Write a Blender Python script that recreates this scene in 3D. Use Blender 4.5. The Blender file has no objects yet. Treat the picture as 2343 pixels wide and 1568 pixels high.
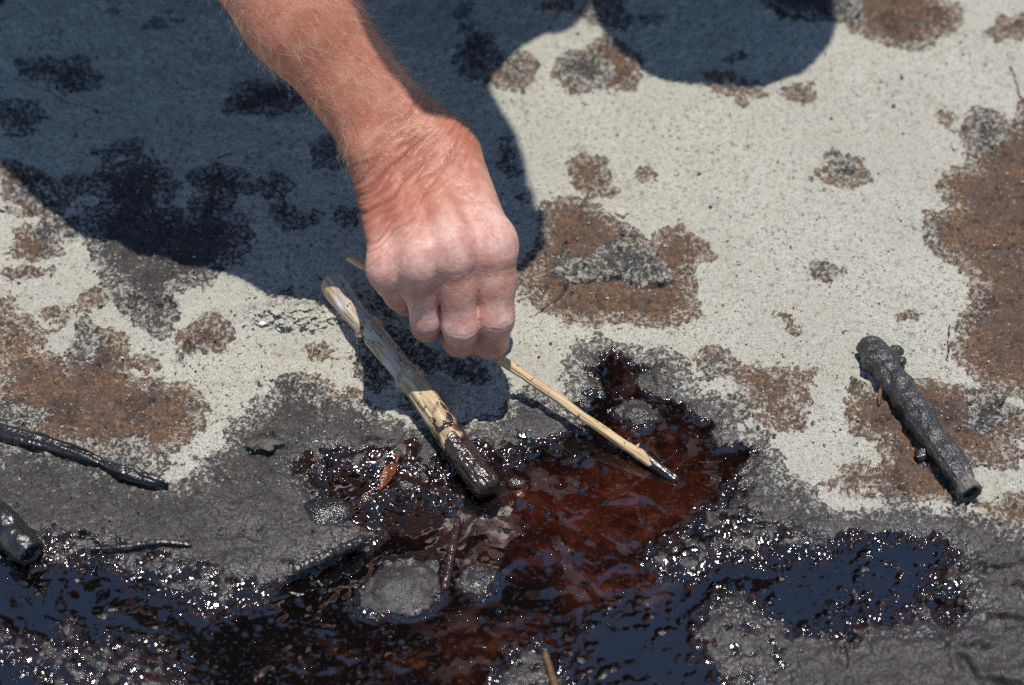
import bpy, math, random
import numpy as np

# ------------------------------------------------------------------ camera, sky, sun, exposure
scene = bpy.context.scene
COL = scene.collection
random.seed(7)
RNG = np.random.default_rng(11)

CAM_D = 1.5                              # metres from the lens to the ground point in the middle of the picture
F = 5850.0                               # focal length in units of the 2342-unit picture width used by at()
S2 = math.sqrt(0.5)
CAM = np.array([0.0, -CAM_D * S2, CAM_D * S2])
cam_data = bpy.data.cameras.new('camera')
cam = bpy.data.objects.new('camera', cam_data)
COL.objects.link(cam)
cam.location = CAM
cam.rotation_euler = (math.radians(45), 0, 0)
cam_data.sensor_width = 36
cam_data.lens = 36 * F / 2342
cam_data.clip_start = 0.05
cam_data.clip_end = 500
cam_data.dof.use_dof = True
cam_data.dof.focus_distance = 1.455
cam_data.dof.aperture_fstop = 5.8
scene.camera = cam

SUN_DIR = np.array([0.055, 0.02, 1.0]); SUN_DIR /= np.linalg.norm(SUN_DIR)
world = bpy.data.worlds.new('World')
scene.world = world
world.use_nodes = True
wn = world.node_tree
sky = wn.nodes.new('ShaderNodeTexSky')
sky.sky_type = 'NISHITA'
sky.sun_disc = False
sky.sun_elevation = math.asin(SUN_DIR[2])
sky.sun_rotation = math.atan2(SUN_DIR[0], SUN_DIR[1])
sky.altitude = 100
sky.air_density = 1.0
sky.dust_density = 0.1
sky.ozone_density = 2.8
bg = wn.nodes['Background']
bg.inputs['Strength'].default_value = 0.115
wn.links.new(sky.outputs[0], bg.inputs[0])
sun_data = bpy.data.lights.new('sun', 'SUN')
sun_data.energy = 4.2
sun_data.angle = math.radians(0.53)
sun_data.color = (1.0, 0.955, 0.88)
sun = bpy.data.objects.new('sun', sun_data)
COL.objects.link(sun)
from mathutils import Vector, Matrix
sun.rotation_euler = Vector(SUN_DIR).to_track_quat('Z', 'Y').to_euler()
sun.location = (0, 0, 5)
scene.view_settings.view_transform = 'Standard'
scene.view_settings.look = 'None'
scene.view_settings.exposure = 0
scene.view_settings.gamma = 1
scene.view_settings.use_curve_mapping = False
scene.render.engine = 'CYCLES'
scene.cycles.use_denoising = False
scene.cycles.max_bounces = 6
scene.cycles.sample_clamp_indirect = 4

# ------------------------------------------------------------------ helpers
def at(px, py, z=0.0):
    """world point of height z seen at picture position px, py (picture 2342 wide)"""
    d = np.array([(px - 1171) / F, S2 - (py - 784) / F * S2, -S2 - (py - 784) / F * S2])
    t = (z - CAM[2]) / d[2]
    return CAM + d * t

def hash2(ix, iy, seed):
    h = (ix.astype(np.int64) * 374761393 + iy.astype(np.int64) * 668265263 + seed * 1442695041) & 0xffffffff
    h = ((h ^ (h >> 13)) * 1274126177) & 0xffffffff
    h = ((h ^ (h >> 16)) * 2246822519) & 0xffffffff
    return ((h ^ (h >> 15)) & 0xffffff) / float(0x1000000)

def perlin(x, y, size, seed):
    x = x / size; y = y / size
    ix = np.floor(x); iy = np.floor(y)
    fx = x - ix; fy = y - iy
    u = fx * fx * fx * (fx * (fx * 6 - 15) + 10)
    v = fy * fy * fy * (fy * (fy * 6 - 15) + 10)
    def g(dx, dy):
        a = hash2(ix + dx, iy + dy, seed) * (2 * math.pi)
        return np.cos(a) * (fx - dx) + np.sin(a) * (fy - dy)
    a = g(0, 0); b = g(1, 0); c = g(0, 1); d = g(1, 1)
    return (a + (b - a) * u + (c - a) * v + (a - b - c + d) * u * v) * 1.5

def fbm(x, y, size, seed, octv=3, gain=0.5):
    r = 0; amp = 1.0
    for k in range(octv):
        r = r + amp * perlin(x, y, size, seed + 17 * k)
        size *= 0.5; amp *= gain
    return r

def worley(x, y, size, seed, jit=0.9):
    """distance to the nearest random point (in units of size) and that point's random number"""
    x = x / size; y = y / size
    ix = np.floor(x); iy = np.floor(y)
    best = np.full(x.shape, 9.0); rid = np.zeros(x.shape)
    for dx in (-1, 0, 1):
        for dy in (-1, 0, 1):
            cx = ix + dx; cy = iy + dy
            px = cx + 0.5 + (hash2(cx, cy, seed) - 0.5) * jit
            py = cy + 0.5 + (hash2(cx, cy, seed + 5) - 0.5) * jit
            d = np.hypot(px - x, py - y)
            m = d < best
            best = np.where(m, d, best)
            rid = np.where(m, hash2(cx, cy, seed + 9), rid)
    return best, rid

def sstep(a, b, x):
    t = np.clip((x - a) / (b - a), 0, 1)
    return t * t * (3 - 2 * t)

def poly_sd(X, Y, V):
    """signed distance to a closed outline, negative inside"""
    V = np.asarray(V, float); n = len(V)
    d = np.full(X.shape, 1e9); s = np.ones(X.shape)
    for i in range(n):
        a = V[i]; b = V[i - 1]
        ex, ey = b - a
        wx = X - a[0]; wy = Y - a[1]
        t = np.clip((wx * ex + wy * ey) / (ex * ex + ey * ey + 1e-18), 0, 1)
        d = np.minimum(d, (wx - ex * t) ** 2 + (wy - ey * t) ** 2)
        c1 = Y >= a[1]; c2 = Y < b[1]; c3 = ex * wy > ey * wx
        flip = (c1 & c2 & c3) | (~c1 & ~c2 & ~c3)
        s = np.where(flip, -s, s)
    return s * np.sqrt(d)

def line_d(X, Y, V):
    V = np.asarray(V, float)
    d = np.full(X.shape, 1e9)
    for i in range(len(V) - 1):
        a = V[i]; e = V[i + 1] - a
        wx = X - a[0]; wy = Y - a[1]
        t = np.clip((wx * e[0] + wy * e[1]) / (e @ e + 1e-18), 0, 1)
        d = np.minimum(d, (wx - e[0] * t) ** 2 + (wy - e[1] * t) ** 2)
    return np.sqrt(d)

def gpts(pts):
    return [at(x, y)[:2] for x, y in pts]

def ell(cx, cy, rx, ry, n=14):
    return [(cx + rx * math.cos(2 * math.pi * k / n), cy + ry * math.sin(2 * math.pi * k / n)) for k in range(n)]

def mesh_obj(name, verts, faces, mat, parent=None, smooth=True, attrs=None, colors=None):
    me = bpy.data.meshes.new(name)
    verts = np.asarray(verts, np.float32)
    if isinstance(faces, np.ndarray):
        nf, k = faces.shape
        me.vertices.add(len(verts)); me.vertices.foreach_set('co', verts.ravel())
        me.loops.add(nf * k); me.loops.foreach_set('vertex_index', faces.astype(np.int32).ravel())
        me.polygons.add(nf); me.polygons.foreach_set('loop_start', np.arange(0, nf * k, k, dtype=np.int32))
        me.update(calc_edges=True)
    else:
        me.from_pydata([tuple(map(float, v)) for v in verts], [], faces)
    me.validate()
    if smooth:
        me.polygons.foreach_set('use_smooth', np.ones(len(me.polygons), bool))
    for k, a in (attrs or {}).items():
        t = me.attributes.new(k, 'FLOAT', 'POINT'); t.data.foreach_set('value', np.asarray(a, np.float32))
    for k, a in (colors or {}).items():
        t = me.attributes.new(k, 'FLOAT_COLOR', 'POINT'); t.data.foreach_set('color', np.asarray(a, np.float32).ravel())
    if mat: me.materials.append(mat)
    o = bpy.data.objects.new(name, me)
    COL.objects.link(o)
    if parent: o.parent = parent
    return o

def tag(o, label=None, cat=None, group=None, kind=None):
    if label: o['label'] = label
    if cat: o['category'] = cat
    if group: o['group'] = group
    if kind: o['kind'] = kind
    return o

def empty(name, loc):
    o = bpy.data.objects.new(name, None)
    o.location = loc; COL.objects.link(o)
    return o

# ------------------------------------------------------------------ node helpers
class NT:
    def __init__(self, name):
        self.m = bpy.data.materials.new(name); self.m.use_nodes = True
        self.t = self.m.node_tree; self.p = self.t.nodes['Principled BSDF']
        self.co = self.t.nodes.new('ShaderNodeTexCoord').outputs['Object']
    def link(self, a, b): self.t.links.new(a, b)
    def put(self, sock, v):
        if isinstance(v, bpy.types.NodeSocket): self.link(v, sock)
        elif isinstance(v, tuple) and len(v) == 3 and sock.type == 'RGBA': sock.default_value = (*v, 1)
        else: sock.default_value = v
    def noise(self, scale, detail=3, rough=0.55, co=None, dist=0.0, stretch=None):
        n = self.t.nodes.new('ShaderNodeTexNoise')
        c = co or self.co
        if stretch:
            mp = self.t.nodes.new('ShaderNodeMapping'); mp.inputs['Scale'].default_value = stretch
            self.link(c, mp.inputs[0]); c = mp.outputs[0]
        self.link(c, n.inputs['Vector'])
        n.inputs['Scale'].default_value = scale; n.inputs['Detail'].default_value = detail
        n.inputs['Roughness'].default_value = rough; n.inputs['Distortion'].default_value = dist
        return n.outputs['Fac']
    def vor(self, scale, out='Distance', feature='F1'):
        n = self.t.nodes.new('ShaderNodeTexVoronoi'); n.feature = feature
        self.link(self.co, n.inputs['Vector']); n.inputs['Scale'].default_value = scale
        return n.outputs[out]
    def attr(self, name, out='Fac'):
        n = self.t.nodes.new('ShaderNodeAttribute'); n.attribute_name = name
        return n.outputs[out]
    def sep(self, c):
        n = self.t.nodes.new('ShaderNodeSeparateColor'); self.link(c, n.inputs[0]); return n.outputs
    def math(self, op, a, b=0.0, c=0.0, clamp=False):
        n = self.t.nodes.new('ShaderNodeMath'); n.operation = op; n.use_clamp = clamp
        for i, v in enumerate((a, b, c)): self.put(n.inputs[i], v)
        return n.outputs[0]
    def rng(self, v, a, b, lo=0.0, hi=1.0, smooth=True):
        n = self.t.nodes.new('ShaderNodeMapRange')
        if smooth: n.interpolation_type = 'SMOOTHSTEP'
        self.put(n.inputs[0], v)
        for i, q in enumerate((a, b, lo, hi)): n.inputs[i + 1].default_value = q
        return n.outputs[0]
    def mix(self, f, a, b, mode='MIX'):
        n = self.t.nodes.new('ShaderNodeMix'); n.data_type = 'RGBA'; n.blend_type = mode
        self.put(n.inputs[0], f); self.put(n.inputs[6], a); self.put(n.inputs[7], b)
        return n.outputs[2]
    def mixf(self, f, a, b):
        n = self.t.nodes.new('ShaderNodeMix'); n.data_type = 'FLOAT'
        self.put(n.inputs[0], f); self.put(n.inputs[2], a); self.put(n.inputs[3], b)
        return n.outputs[0]
    def bump(self, h, dist, strength=1.0, normal=None):
        n = self.t.nodes.new('ShaderNodeBump')
        self.put(n.inputs['Strength'], strength); n.inputs['Distance'].default_value = dist
        self.link(h, n.inputs['Height'])
        if normal: self.link(normal, n.inputs['Normal'])
        return n.outputs[0]
    def set(self, **kw):
        for k, v in kw.items(): self.put(self.p.inputs[k.replace('_', ' ')], v)
        return self.m
# ------------------------------------------------------------------ materials
def ground_material():
    n = NT('ground')
    z = n.sep(n.attr('zone', 'Color')); z2 = n.sep(n.attr('zone_b', 'Color'))
    g1 = n.noise(1150, 2, 0.7); g2 = n.noise(420, 3, 0.6); g3 = n.noise(110, 3, 0.6); g4 = n.noise(28, 3); g0 = n.noise(620, 3, 0.65)
    fray = n.math('ADD', n.math('MULTIPLY', n.math('SUBTRACT', g0, 0.5), 0.9), n.math('MULTIPLY', n.math('SUBTRACT', n.noise(170, 4, 0.65), 0.5), 2.0))
    def edge(m, w=1.0, lo=0.42, hi=0.58):
        return n.rng(n.math('ADD', m, n.math('MULTIPLY', fray, w)), lo, hi)
    brown = edge(z[0]); grey = edge(z[1], 0.9); wet = n.rng(n.math('ADD', z[2], n.math('MULTIPLY', n.math('SUBTRACT', g2, 0.5), 0.5)), 0.35, 0.65); dirt_shade = edge(z2[0], 0.5)
    # pale sand
    sand = n.mix(n.rng(g1, 0.32, 0.68), (0.345, 0.333, 0.280), (0.605, 0.592, 0.520))
    sand = n.mix(n.rng(g4, 0.35, 0.7, 0, 0.5), sand, (0.445, 0.432, 0.365))
    sand = n.mix(n.rng(n.noise(780, 2, 0.6, stretch=(1, 1.3, 1)), 0.575, 0.66, 0, 0.75), sand, (0.135, 0.125, 0.10))  # dark flecks: grit, plus fine grain shade put into the colour
    sand = n.mix(n.rng(n.noise(330, 3, 0.7, stretch=(1, 1.35, 1)), 0.585, 0.655, 0, 0.92), sand, (0.055, 0.052, 0.04))
    sand = n.mix(n.rng(n.noise(130, 4, 0.65), 0.60, 0.74, 0, 0.55), sand, (0.30, 0.22, 0.135))
    sand = n.mix(n.rng(n.noise(90, 5, 0.7), 0.60, 0.72, 0, 0.5), sand, (0.20, 0.19, 0.17))
    sand = n.mix(n.rng(n.noise(9, 4, 0.6), 0.38, 0.66, 0, 0.55), sand, n.mix(n.rng(g1, 0.3, 0.7), (0.27, 0.258, 0.215), (0.50, 0.485, 0.42)))
    # brown weathered tar
    br = n.mix(n.rng(g2, 0.3, 0.7), (0.082, 0.047, 0.030), (0.222, 0.130, 0.080))
    br = n.mix(n.rng(g3, 0.42, 0.66, 0, 0.8), br, (0.095, 0.074, 0.066))
    br = n.mix(n.rng(g4, 0.42, 0.62, 0, 0.65), br, (0.098, 0.068, 0.056))
    br = n.mix(n.rng(n.noise(45, 4, 0.65), 0.53, 0.63, 0, 0.75), br, (0.052, 0.040, 0.036))
    br = n.mix(n.rng(g1, 0.60, 0.70, 0, 0.85), br, (0.30, 0.165, 0.09))
    br = n.mix(n.rng(n.noise(300, 4, 0.75), 0.605, 0.68, 0, 0.9), br, (0.37, 0.345, 0.295))
    br = n.mix(n.rng(g1, 0.42, 0.34, 0, 0.85), br, (0.026, 0.019, 0.017))
    # dark tar sand
    gy = n.mix(n.rng(g0, 0.3, 0.7), (0.020, 0.018, 0.018), (0.090, 0.083, 0.081))
    gy = n.mix(n.rng(g1, 0.60, 0.70, 0, 0.6), gy, (0.23, 0.22, 0.205))
    gy = n.mix(n.math('MULTIPLY', n.rng(n.noise(230, 5, 0.75), 0.57, 0.68, 0, 0.85), n.math('SUBTRACT', 1.0, z2[1], clamp=True)), gy, (0.31, 0.295, 0.26))
    gy = n.mix(n.rng(g3, 0.48, 0.70, 0, 0.65), gy, (0.082, 0.050, 0.036))
    gy = n.mix(n.rng(g1, 0.43, 0.34, 0, 0.7), gy, (0.014, 0.012, 0.012))
    gy = n.mix(n.math('MULTIPLY', z2[1], 0.55), gy, n.mix(n.rng(g3, 0.4, 0.65), (0.022, 0.018, 0.018), (0.044, 0.024, 0.019)))
    gy = n.mix(n.rng(n.noise(62, 4, 0.6), 0.44, 0.62, 0, 0.6), gy, (0.028, 0.025, 0.026))
    dust = n.rng(n.math('ADD', n.noise(330, 5, 0.78), n.math('MULTIPLY', z2[2], 0.19)), 0.635, 0.735, 0, 0.9)
    # wet tar
    wt = n.mix(n.rng(g3, 0.4, 0.68), (0.006, 0.0035, 0.003), (0.024, 0.0085, 0.005))
    c = n.mix(brown, sand, br); c = n.mix(grey, c, gy); c = n.mix(n.math('MULTIPLY', dust, n.math('MAXIMUM', brown, grey)), c, n.mix(n.rng(g1, 0.35, 0.65), (0.27, 0.25, 0.205), (0.50, 0.48, 0.415))); c = n.mix(dirt_shade, c, (0.03, 0.025, 0.021)); c = n.mix(wet, c, wt)
    rough = n.mixf(brown, 0.92, 0.62); rough = n.mixf(grey, rough, 0.50)
    rough = n.mixf(n.math('MULTIPLY', z[1], z2[1]), rough, 0.22); rough = n.mixf(wet, rough, n.rng(g2, 0.3, 0.7, 0.07, 0.16))
    spec = n.mixf(grey, 0.2, 0.32); spec = n.mixf(n.math('MULTIPLY', z[1], z2[1]), spec, 0.8); spec = n.mixf(wet, spec, 1.0)
    dampf = n.math('MULTIPLY', z[1], z2[1])
    bh = n.math('ADD', n.math('MULTIPLY', g1, n.mixf(wet, n.mixf(dampf, 0.6, 0.15), 0.0)), n.math('MULTIPLY', n.mixf(dampf, g2, n.noise(560, 1, 0.5)), n.mixf(wet, n.mixf(dampf, 1.0, 1.05), 0.12)))
    bs = n.mixf(n.math('MULTIPLY', z[1], z2[1]), 0.75, 1.0)
    nb = n.bump(bh, 0.0014, bs)
    return n.set(Base_Color=c, Roughness=rough, Specular_IOR_Level=spec, Normal=nb)

def pool_material():
    n = NT('liquid_tar')
    a = n.sep(n.attr('depth', 'Color'))
    sw = n.noise(24, 5, 0.6, dist=1.6); sw2 = n.noise(60, 4, 0.6, dist=1.4)
    red = n.rng(n.math('ADD', a[0], n.math('MULTIPLY', n.math('SUBTRACT', sw, 0.5), 1.5)), 0.15, 1.0)
    c = n.mix(red, (0.0030, 0.0016, 0.0013), (0.026, 0.0050, 0.0021))
    c = n.mix(n.math('MULTIPLY', red, n.rng(sw2, 0.50, 0.64)), c, (0.050, 0.0105, 0.0038))
    c = n.mix(n.rng(n.noise(42, 5, 0.65, dist=1.8), 0.54, 0.64, 0, 0.85), c, (0.004, 0.002, 0.0016))
    # sky reflection painted on as paler, duller patches with a soft outline
    sky_glare = n.rng(n.noise(30, 6, 0.62, dist=2.2), 0.545, 0.575, 0, 1)
    sky_glare = n.math('MULTIPLY', sky_glare, a[1])
    c = n.mix(n.math('MULTIPLY', sky_glare, 0.6), c, (0.050, 0.030, 0.029))
    dust = n.rng(n.noise(1000, 2, 0.6), 0.72, 0.76)
    c = n.mix(n.math('MULTIPLY', dust, 0.4), c, (0.12, 0.10, 0.08))
    rough = n.mixf(sky_glare, 0.03, 0.20)
    rip = n.math('ADD', n.noise(21, 2, 0.45, dist=1.2), n.math('MULTIPLY', n.noise(75, 2), 0.10))
    speck = n.rng(n.noise(430, 2, 0.5), 0.62, 0.80)
    nb = n.bump(speck, 0.0018, 0.9, n.bump(rip, 0.0045, 0.40))
    n.p.inputs['IOR'].default_value = 1.7
    return n.set(Base_Color=c, Roughness=rough, Specular_IOR_Level=0.95, Normal=nb)

def skin_material():
    n = NT('skin')
    pk = n.attr('pink'); fold = n.attr('fold')
    m1 = n.noise(95, 4, 0.6); m2 = n.noise(420, 3, 0.6); m3 = n.noise(24, 3)
    c = n.mix(n.rng(m1, 0.3, 0.72), (0.42, 0.145, 0.085), (0.57, 0.265, 0.172))
    c = n.mix(n.rng(m3, 0.4, 0.7, 0, 0.5), c, (0.46, 0.155, 0.100))
    c = n.mix(pk, c, n.mix(n.rng(m1, 0.3, 0.7), (0.58, 0.29, 0.235), (0.73, 0.48, 0.41)))
    c = n.mix(n.rng(n.noise(230, 3, 0.6), 0.60, 0.72, 0, 0.5), c, (0.32, 0.105, 0.060))
    c = n.mix(n.rng(n.noise(310, 2, 0.6), 0.60, 0.70, 0, 0.4), c, (0.68, 0.42, 0.31))
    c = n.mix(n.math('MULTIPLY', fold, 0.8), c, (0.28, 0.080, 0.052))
    c = n.mix(n.rng(m2, 0.35, 0.65, 0, 0.25), c, (0.38, 0.125, 0.08))
    vo = n.vor(1100, 'Distance')
    bh = n.math('ADD', n.math('MULTIPLY', vo, 0.5), n.math('MULTIPLY', m2, 1.0))
    nb = n.bump(bh, 0.0005, 0.55)
    n.p.subsurface_method = 'RANDOM_WALK'
    n.p.inputs['Subsurface Radius'].default_value = (1.0, 0.3, 0.15)
    return n.set(Base_Color=c, Roughness=n.rng(m2, 0.3, 0.7, 0.40, 0.56), Specular_IOR_Level=0.45, Normal=nb,
                 Subsurface_Weight=0.06, Subsurface_Scale=0.004)

def wood_material(name, base_a, base_b, tar_a=(0.010, 0.006, 0.005), tar_b=(0.085, 0.036, 0.018), tar_rough=(0.12, 0.30), stain=(0.115, 0.042, 0.015), fib=1.0, tar_scale=520):
    n = NT(name)
    t = n.attr('tar'); st = n.attr('stain'); gr = n.attr('grain'); gm = n.attr('grime_sheen')
    m1 = n.noise(900, 3, 0.6); m2 = n.noise(260, 3, 0.6)
    tm = n.rng(n.math('ADD', t, n.math('MULTIPLY', n.math('SUBTRACT', m1, 0.5), 0.7)), 0.4, 0.62)
    c = n.mix(n.rng(n.math('ADD', gr, n.math('MULTIPLY', n.math('SUBTRACT', m2, 0.5), 0.5)), 0.2, 0.9), base_a, base_b)
    c = n.mix(n.math('MULTIPLY', gm, n.rng(gr, 0.15, 0.75, 0.35, 1.0)), c, (0.56, 0.55, 0.53))
    c = n.mix(n.rng(m2, 0.60, 0.68, 0, 0.85), c, (0.06, 0.035, 0.022))
    c = n.mix(n.rng(n.math('ADD', st, n.math('MULTIPLY', n.math('SUBTRACT', m2, 0.5), 0.8)), 0.35, 0.65), c, stain)
    tc = n.mix(n.rng(m1, 0.42, 0.72), tar_a, tar_b)
    c = n.mix(tm, c, tc)
    rough = n.mixf(tm, n.mixf(st, 0.55, 0.2), n.rng(m2, 0.3, 0.7, *tar_rough))
    bh = n.math('ADD', n.math('MULTIPLY', gr, 1.1 * fib), n.math('MULTIPLY', n.noise(tar_scale, 2, 0.5), n.mixf(tm, 0.25, 0.9)))
    nb = n.bump(bh, 0.0012, 0.8)
    return n.set(Base_Color=c, Roughness=rough, Specular_IOR_Level=n.mixf(tm, 0.25, 0.9), Normal=nb)

def plain(name, col, rough=0.7, var=0.35, scale=300, bump=0.0003, spec=0.4):
    n = NT(name)
    m = n.noise(scale, 4, 0.6)
    a = tuple(x * (1 - var) for x in col); b = tuple(min(1, x * (1 + var)) for x in col)
    return n.set(Base_Color=n.mix(n.rng(m, 0.3, 0.7), a, b), Roughness=rough, Specular_IOR_Level=spec, Normal=n.bump(m, bump, 0.8))

M_GROUND = ground_material()
M_POOL = pool_material()
M_SKIN = skin_material()
M_CANE = wood_material('dry_cane', (0.40, 0.28, 0.16), (0.66, 0.52, 0.34))
M_REED = wood_material('reed', (0.52, 0.36, 0.19), (0.66, 0.48, 0.28), tar_a=(0.010, 0.005, 0.005), tar_b=(0.020, 0.009, 0.008), tar_rough=(0.18, 0.3), fib=0.6, tar_scale=160)
M_TARSTICK = wood_material('tar_sand_stick', (0.09, 0.07, 0.05), (0.14, 0.11, 0.08), tar_a=(0.014, 0.013, 0.014), tar_b=(0.085, 0.078, 0.076), tar_rough=(0.28, 0.5), fib=0.3, tar_scale=800)
M_WETSTICK = wood_material('wet_tar_stick', (0.05, 0.03, 0.02), (0.09, 0.06, 0.04), tar_a=(0.008, 0.006, 0.006), tar_b=(0.034, 0.028, 0.027), tar_rough=(0.20, 0.42), fib=0.3, tar_scale=420)
M_TWIG = plain('brown_twig', (0.13, 0.07, 0.035), 0.6)
M_DARKTWIG = plain('dark_twig', (0.03, 0.024, 0.02), 0.5)
M_ROOT = plain('rootlet', (0.07, 0.045, 0.03), 0.7)
M_LEAF = plain('dry_leaf', (0.42, 0.20, 0.08), 0.5)
M_ORANGE = plain('orange_leaf', (0.13, 0.034, 0.009), 0.22, 0.75, 350, 0.0008, spec=0.7)
M_REDTWIG = plain('tarred_twig', (0.034, 0.012, 0.008), 0.14, 0.8, 400, 0.0012, 0.8)
M_STRAW = plain('straw', (0.55, 0.40, 0.22), 0.6)
M_SANDC = plain('sand_crumb', (0.50, 0.48, 0.41), 0.9, 0.25, 700, 0.0006)
M_TARC = plain('tar_lump', (0.018, 0.015, 0.015), 0.16, 0.6, 420, 0.0014, 0.9)
M_CHIP = plain('grey_chip', (0.085, 0.075, 0.062), 0.6, 0.5, 500, 0.0012)
M_WHITE = plain('white_pebble', (0.85, 0.85, 0.85), 0.4, 0.05)
M_HAIR = plain('arm_hair', (0.78, 0.58, 0.40), 0.3, 0.2)
M_HEADHAIR = plain('grey_hair', (0.25, 0.2, 0.15), 0.6)
M_SHIRT = plain('dark_cloth', (0.030, 0.032, 0.040), 0.9, 0.3, 200, 0.001, 0.2)
M_TROUSER = plain('trouser_cloth', (0.055, 0.05, 0.045), 0.9, 0.3, 200, 0.001, 0.2)
M_BOOT = plain('boot_leather', (0.07, 0.045, 0.03), 0.5, 0.3, 200, 0.001)
# ------------------------------------------------------------------ ground: one sheet, fine where the picture shows it
BROWN = [  # outline in picture units, bias (mm, larger = fuller), fraying factor
 ([(0,385),(60,385),(130,420),(170,470),(130,495),(60,490),(0,470)], 2, 1.2),
 ([(0,744),(58,732),(100,767),(96,806),(154,836),(174,790),(200,744),(231,759),(270,786),(293,836),(289,867),(347,871),(432,887),(459,929),(455,975),(424,1014),(370,1037),(231,1045),(185,1037),(116,1022),(0,987)], 3, 0.8),
 ([(405,813),(413,759),(449,736),(487,728),(522,752),(530,775),(510,802),(460,813),(414,820)], 2, 0.7),
 (ell(336,833,26,16), 1, 1.0), (ell(730,806,20,16), 1, 1.0), (ell(213,690,28,18), 0, 1.2), (ell(20,690,22,30), 1, 1.2), (ell(130,720,30,16), 0, 1.2), (ell(470,765,40,34), 2, .8),
 (ell(80,560,70,40), -3, 1.8), (ell(60,620,60,30), -4, 1.8), (ell(160,430,40,30), 0, 1.3),
 ([(1249,471),(1303,452),(1340,465),(1389,497),(1431,524),(1463,556),(1496,556),(1517,524),(1554,514),(1586,535),(1602,562),(1624,591),(1581,604),(1586,642),(1597,674),(1581,717),(1517,749),(1410,733),(1330,744),(1266,722),(1217,690),(1191,663),(1217,631),(1228,578),(1239,508)], 3, 0.8),
 ([(1351,348),(1399,369),(1394,396),(1367,433),(1415,444),(1394,452),(1335,438),(1308,406),(1303,374)], 1, 0.8),
 (ell(1478,405,27,22), -1, 1.0), (ell(1200,460,24,20), -3, 1.3), (ell(1205,640,28,60), 0, 1.0),
 ([(1266,160),(1292,128),(1351,118),(1378,91),(1421,96),(1458,128),(1469,166),(1453,209),(1394,214),(1324,209),(1282,193)], 2, 0.7),
 ([(1110,182),(1137,144),(1196,128),(1225,150),(1223,193),(1185,206),(1153,201)], 2, 0.7),
 ([(1613,166),(1677,160),(1726,182),(1736,214),(1651,217),(1624,198)], 2, 0.7), (ell(1697,232,16,10), 0, 1.0),
 ([(1956,70),(1966,43),(1950,0),(1998,-30),(2100,-20),(2180,21),(2188,70),(2153,88),(2132,75),(2121,102),(2079,115),(2046,107),(2020,94)], 4, 0.6),
 ([(2260,86),(2298,48),(2342,37),(2400,37),(2400,91),(2292,94)], 3, 0.7),
 ([(2212,267),(2234,251),(2282,267),(2314,300),(2342,241),(2420,200),(2420,900),(2342,900),(2290,890),(2240,870),(2200,830),(2185,786),(2223,695),(2239,663),(2207,620),(2180,594),(2137,562),(2116,524),(2121,492),(2191,471),(2159,428),(2164,401),(2228,385),(2212,321)], 3, 0.7),
 (ell(1915,398,66,50), -1.5, 1.5), (ell(1891,631,42,23), -1, 1.3), (ell(1639,832,33,31), 3, 0.6),
 ([(1671,861),(1763,832),(1849,855),(1866,895),(1849,935),(1872,976),(1832,1010),(1792,987),(1740,976),(1705,941)], -2, 1.7),
 ([(1941,866),(2010,884),(2091,861),(2148,866),(2264,895),(2298,930),(2342,941),(2400,950),(2400,1010),(2342,1010),(2287,1068),(2206,1068),(2195,1160),(2091,1154),(1976,1143),(1895,1114),(1930,1068),(2010,1056),(1999,1010),(1953,999),(1941,930)], 0, 1.3),
 ([(2230,1150),(2400,1130),(2400,1230),(2290,1215)], 1, 1.2), (ell(1800,735,45,32), -5, 1.8), (ell(1840,215,50,32), -5, 1.6), (ell(2165,277,22,14), 0, 0.9),
 (ell(1265,22,45,20), -2, 1.3), (ell(2080,730,30,14), -4, 1.5), (ell(1390,20,40,40), 0, 1.0),
 ([(590,880),(650,845),(740,865),(830,895),(880,940),(700,930),(610,940)], -1, 1.4), (ell(850,860,40,30), -2, 1.4),
]
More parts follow.
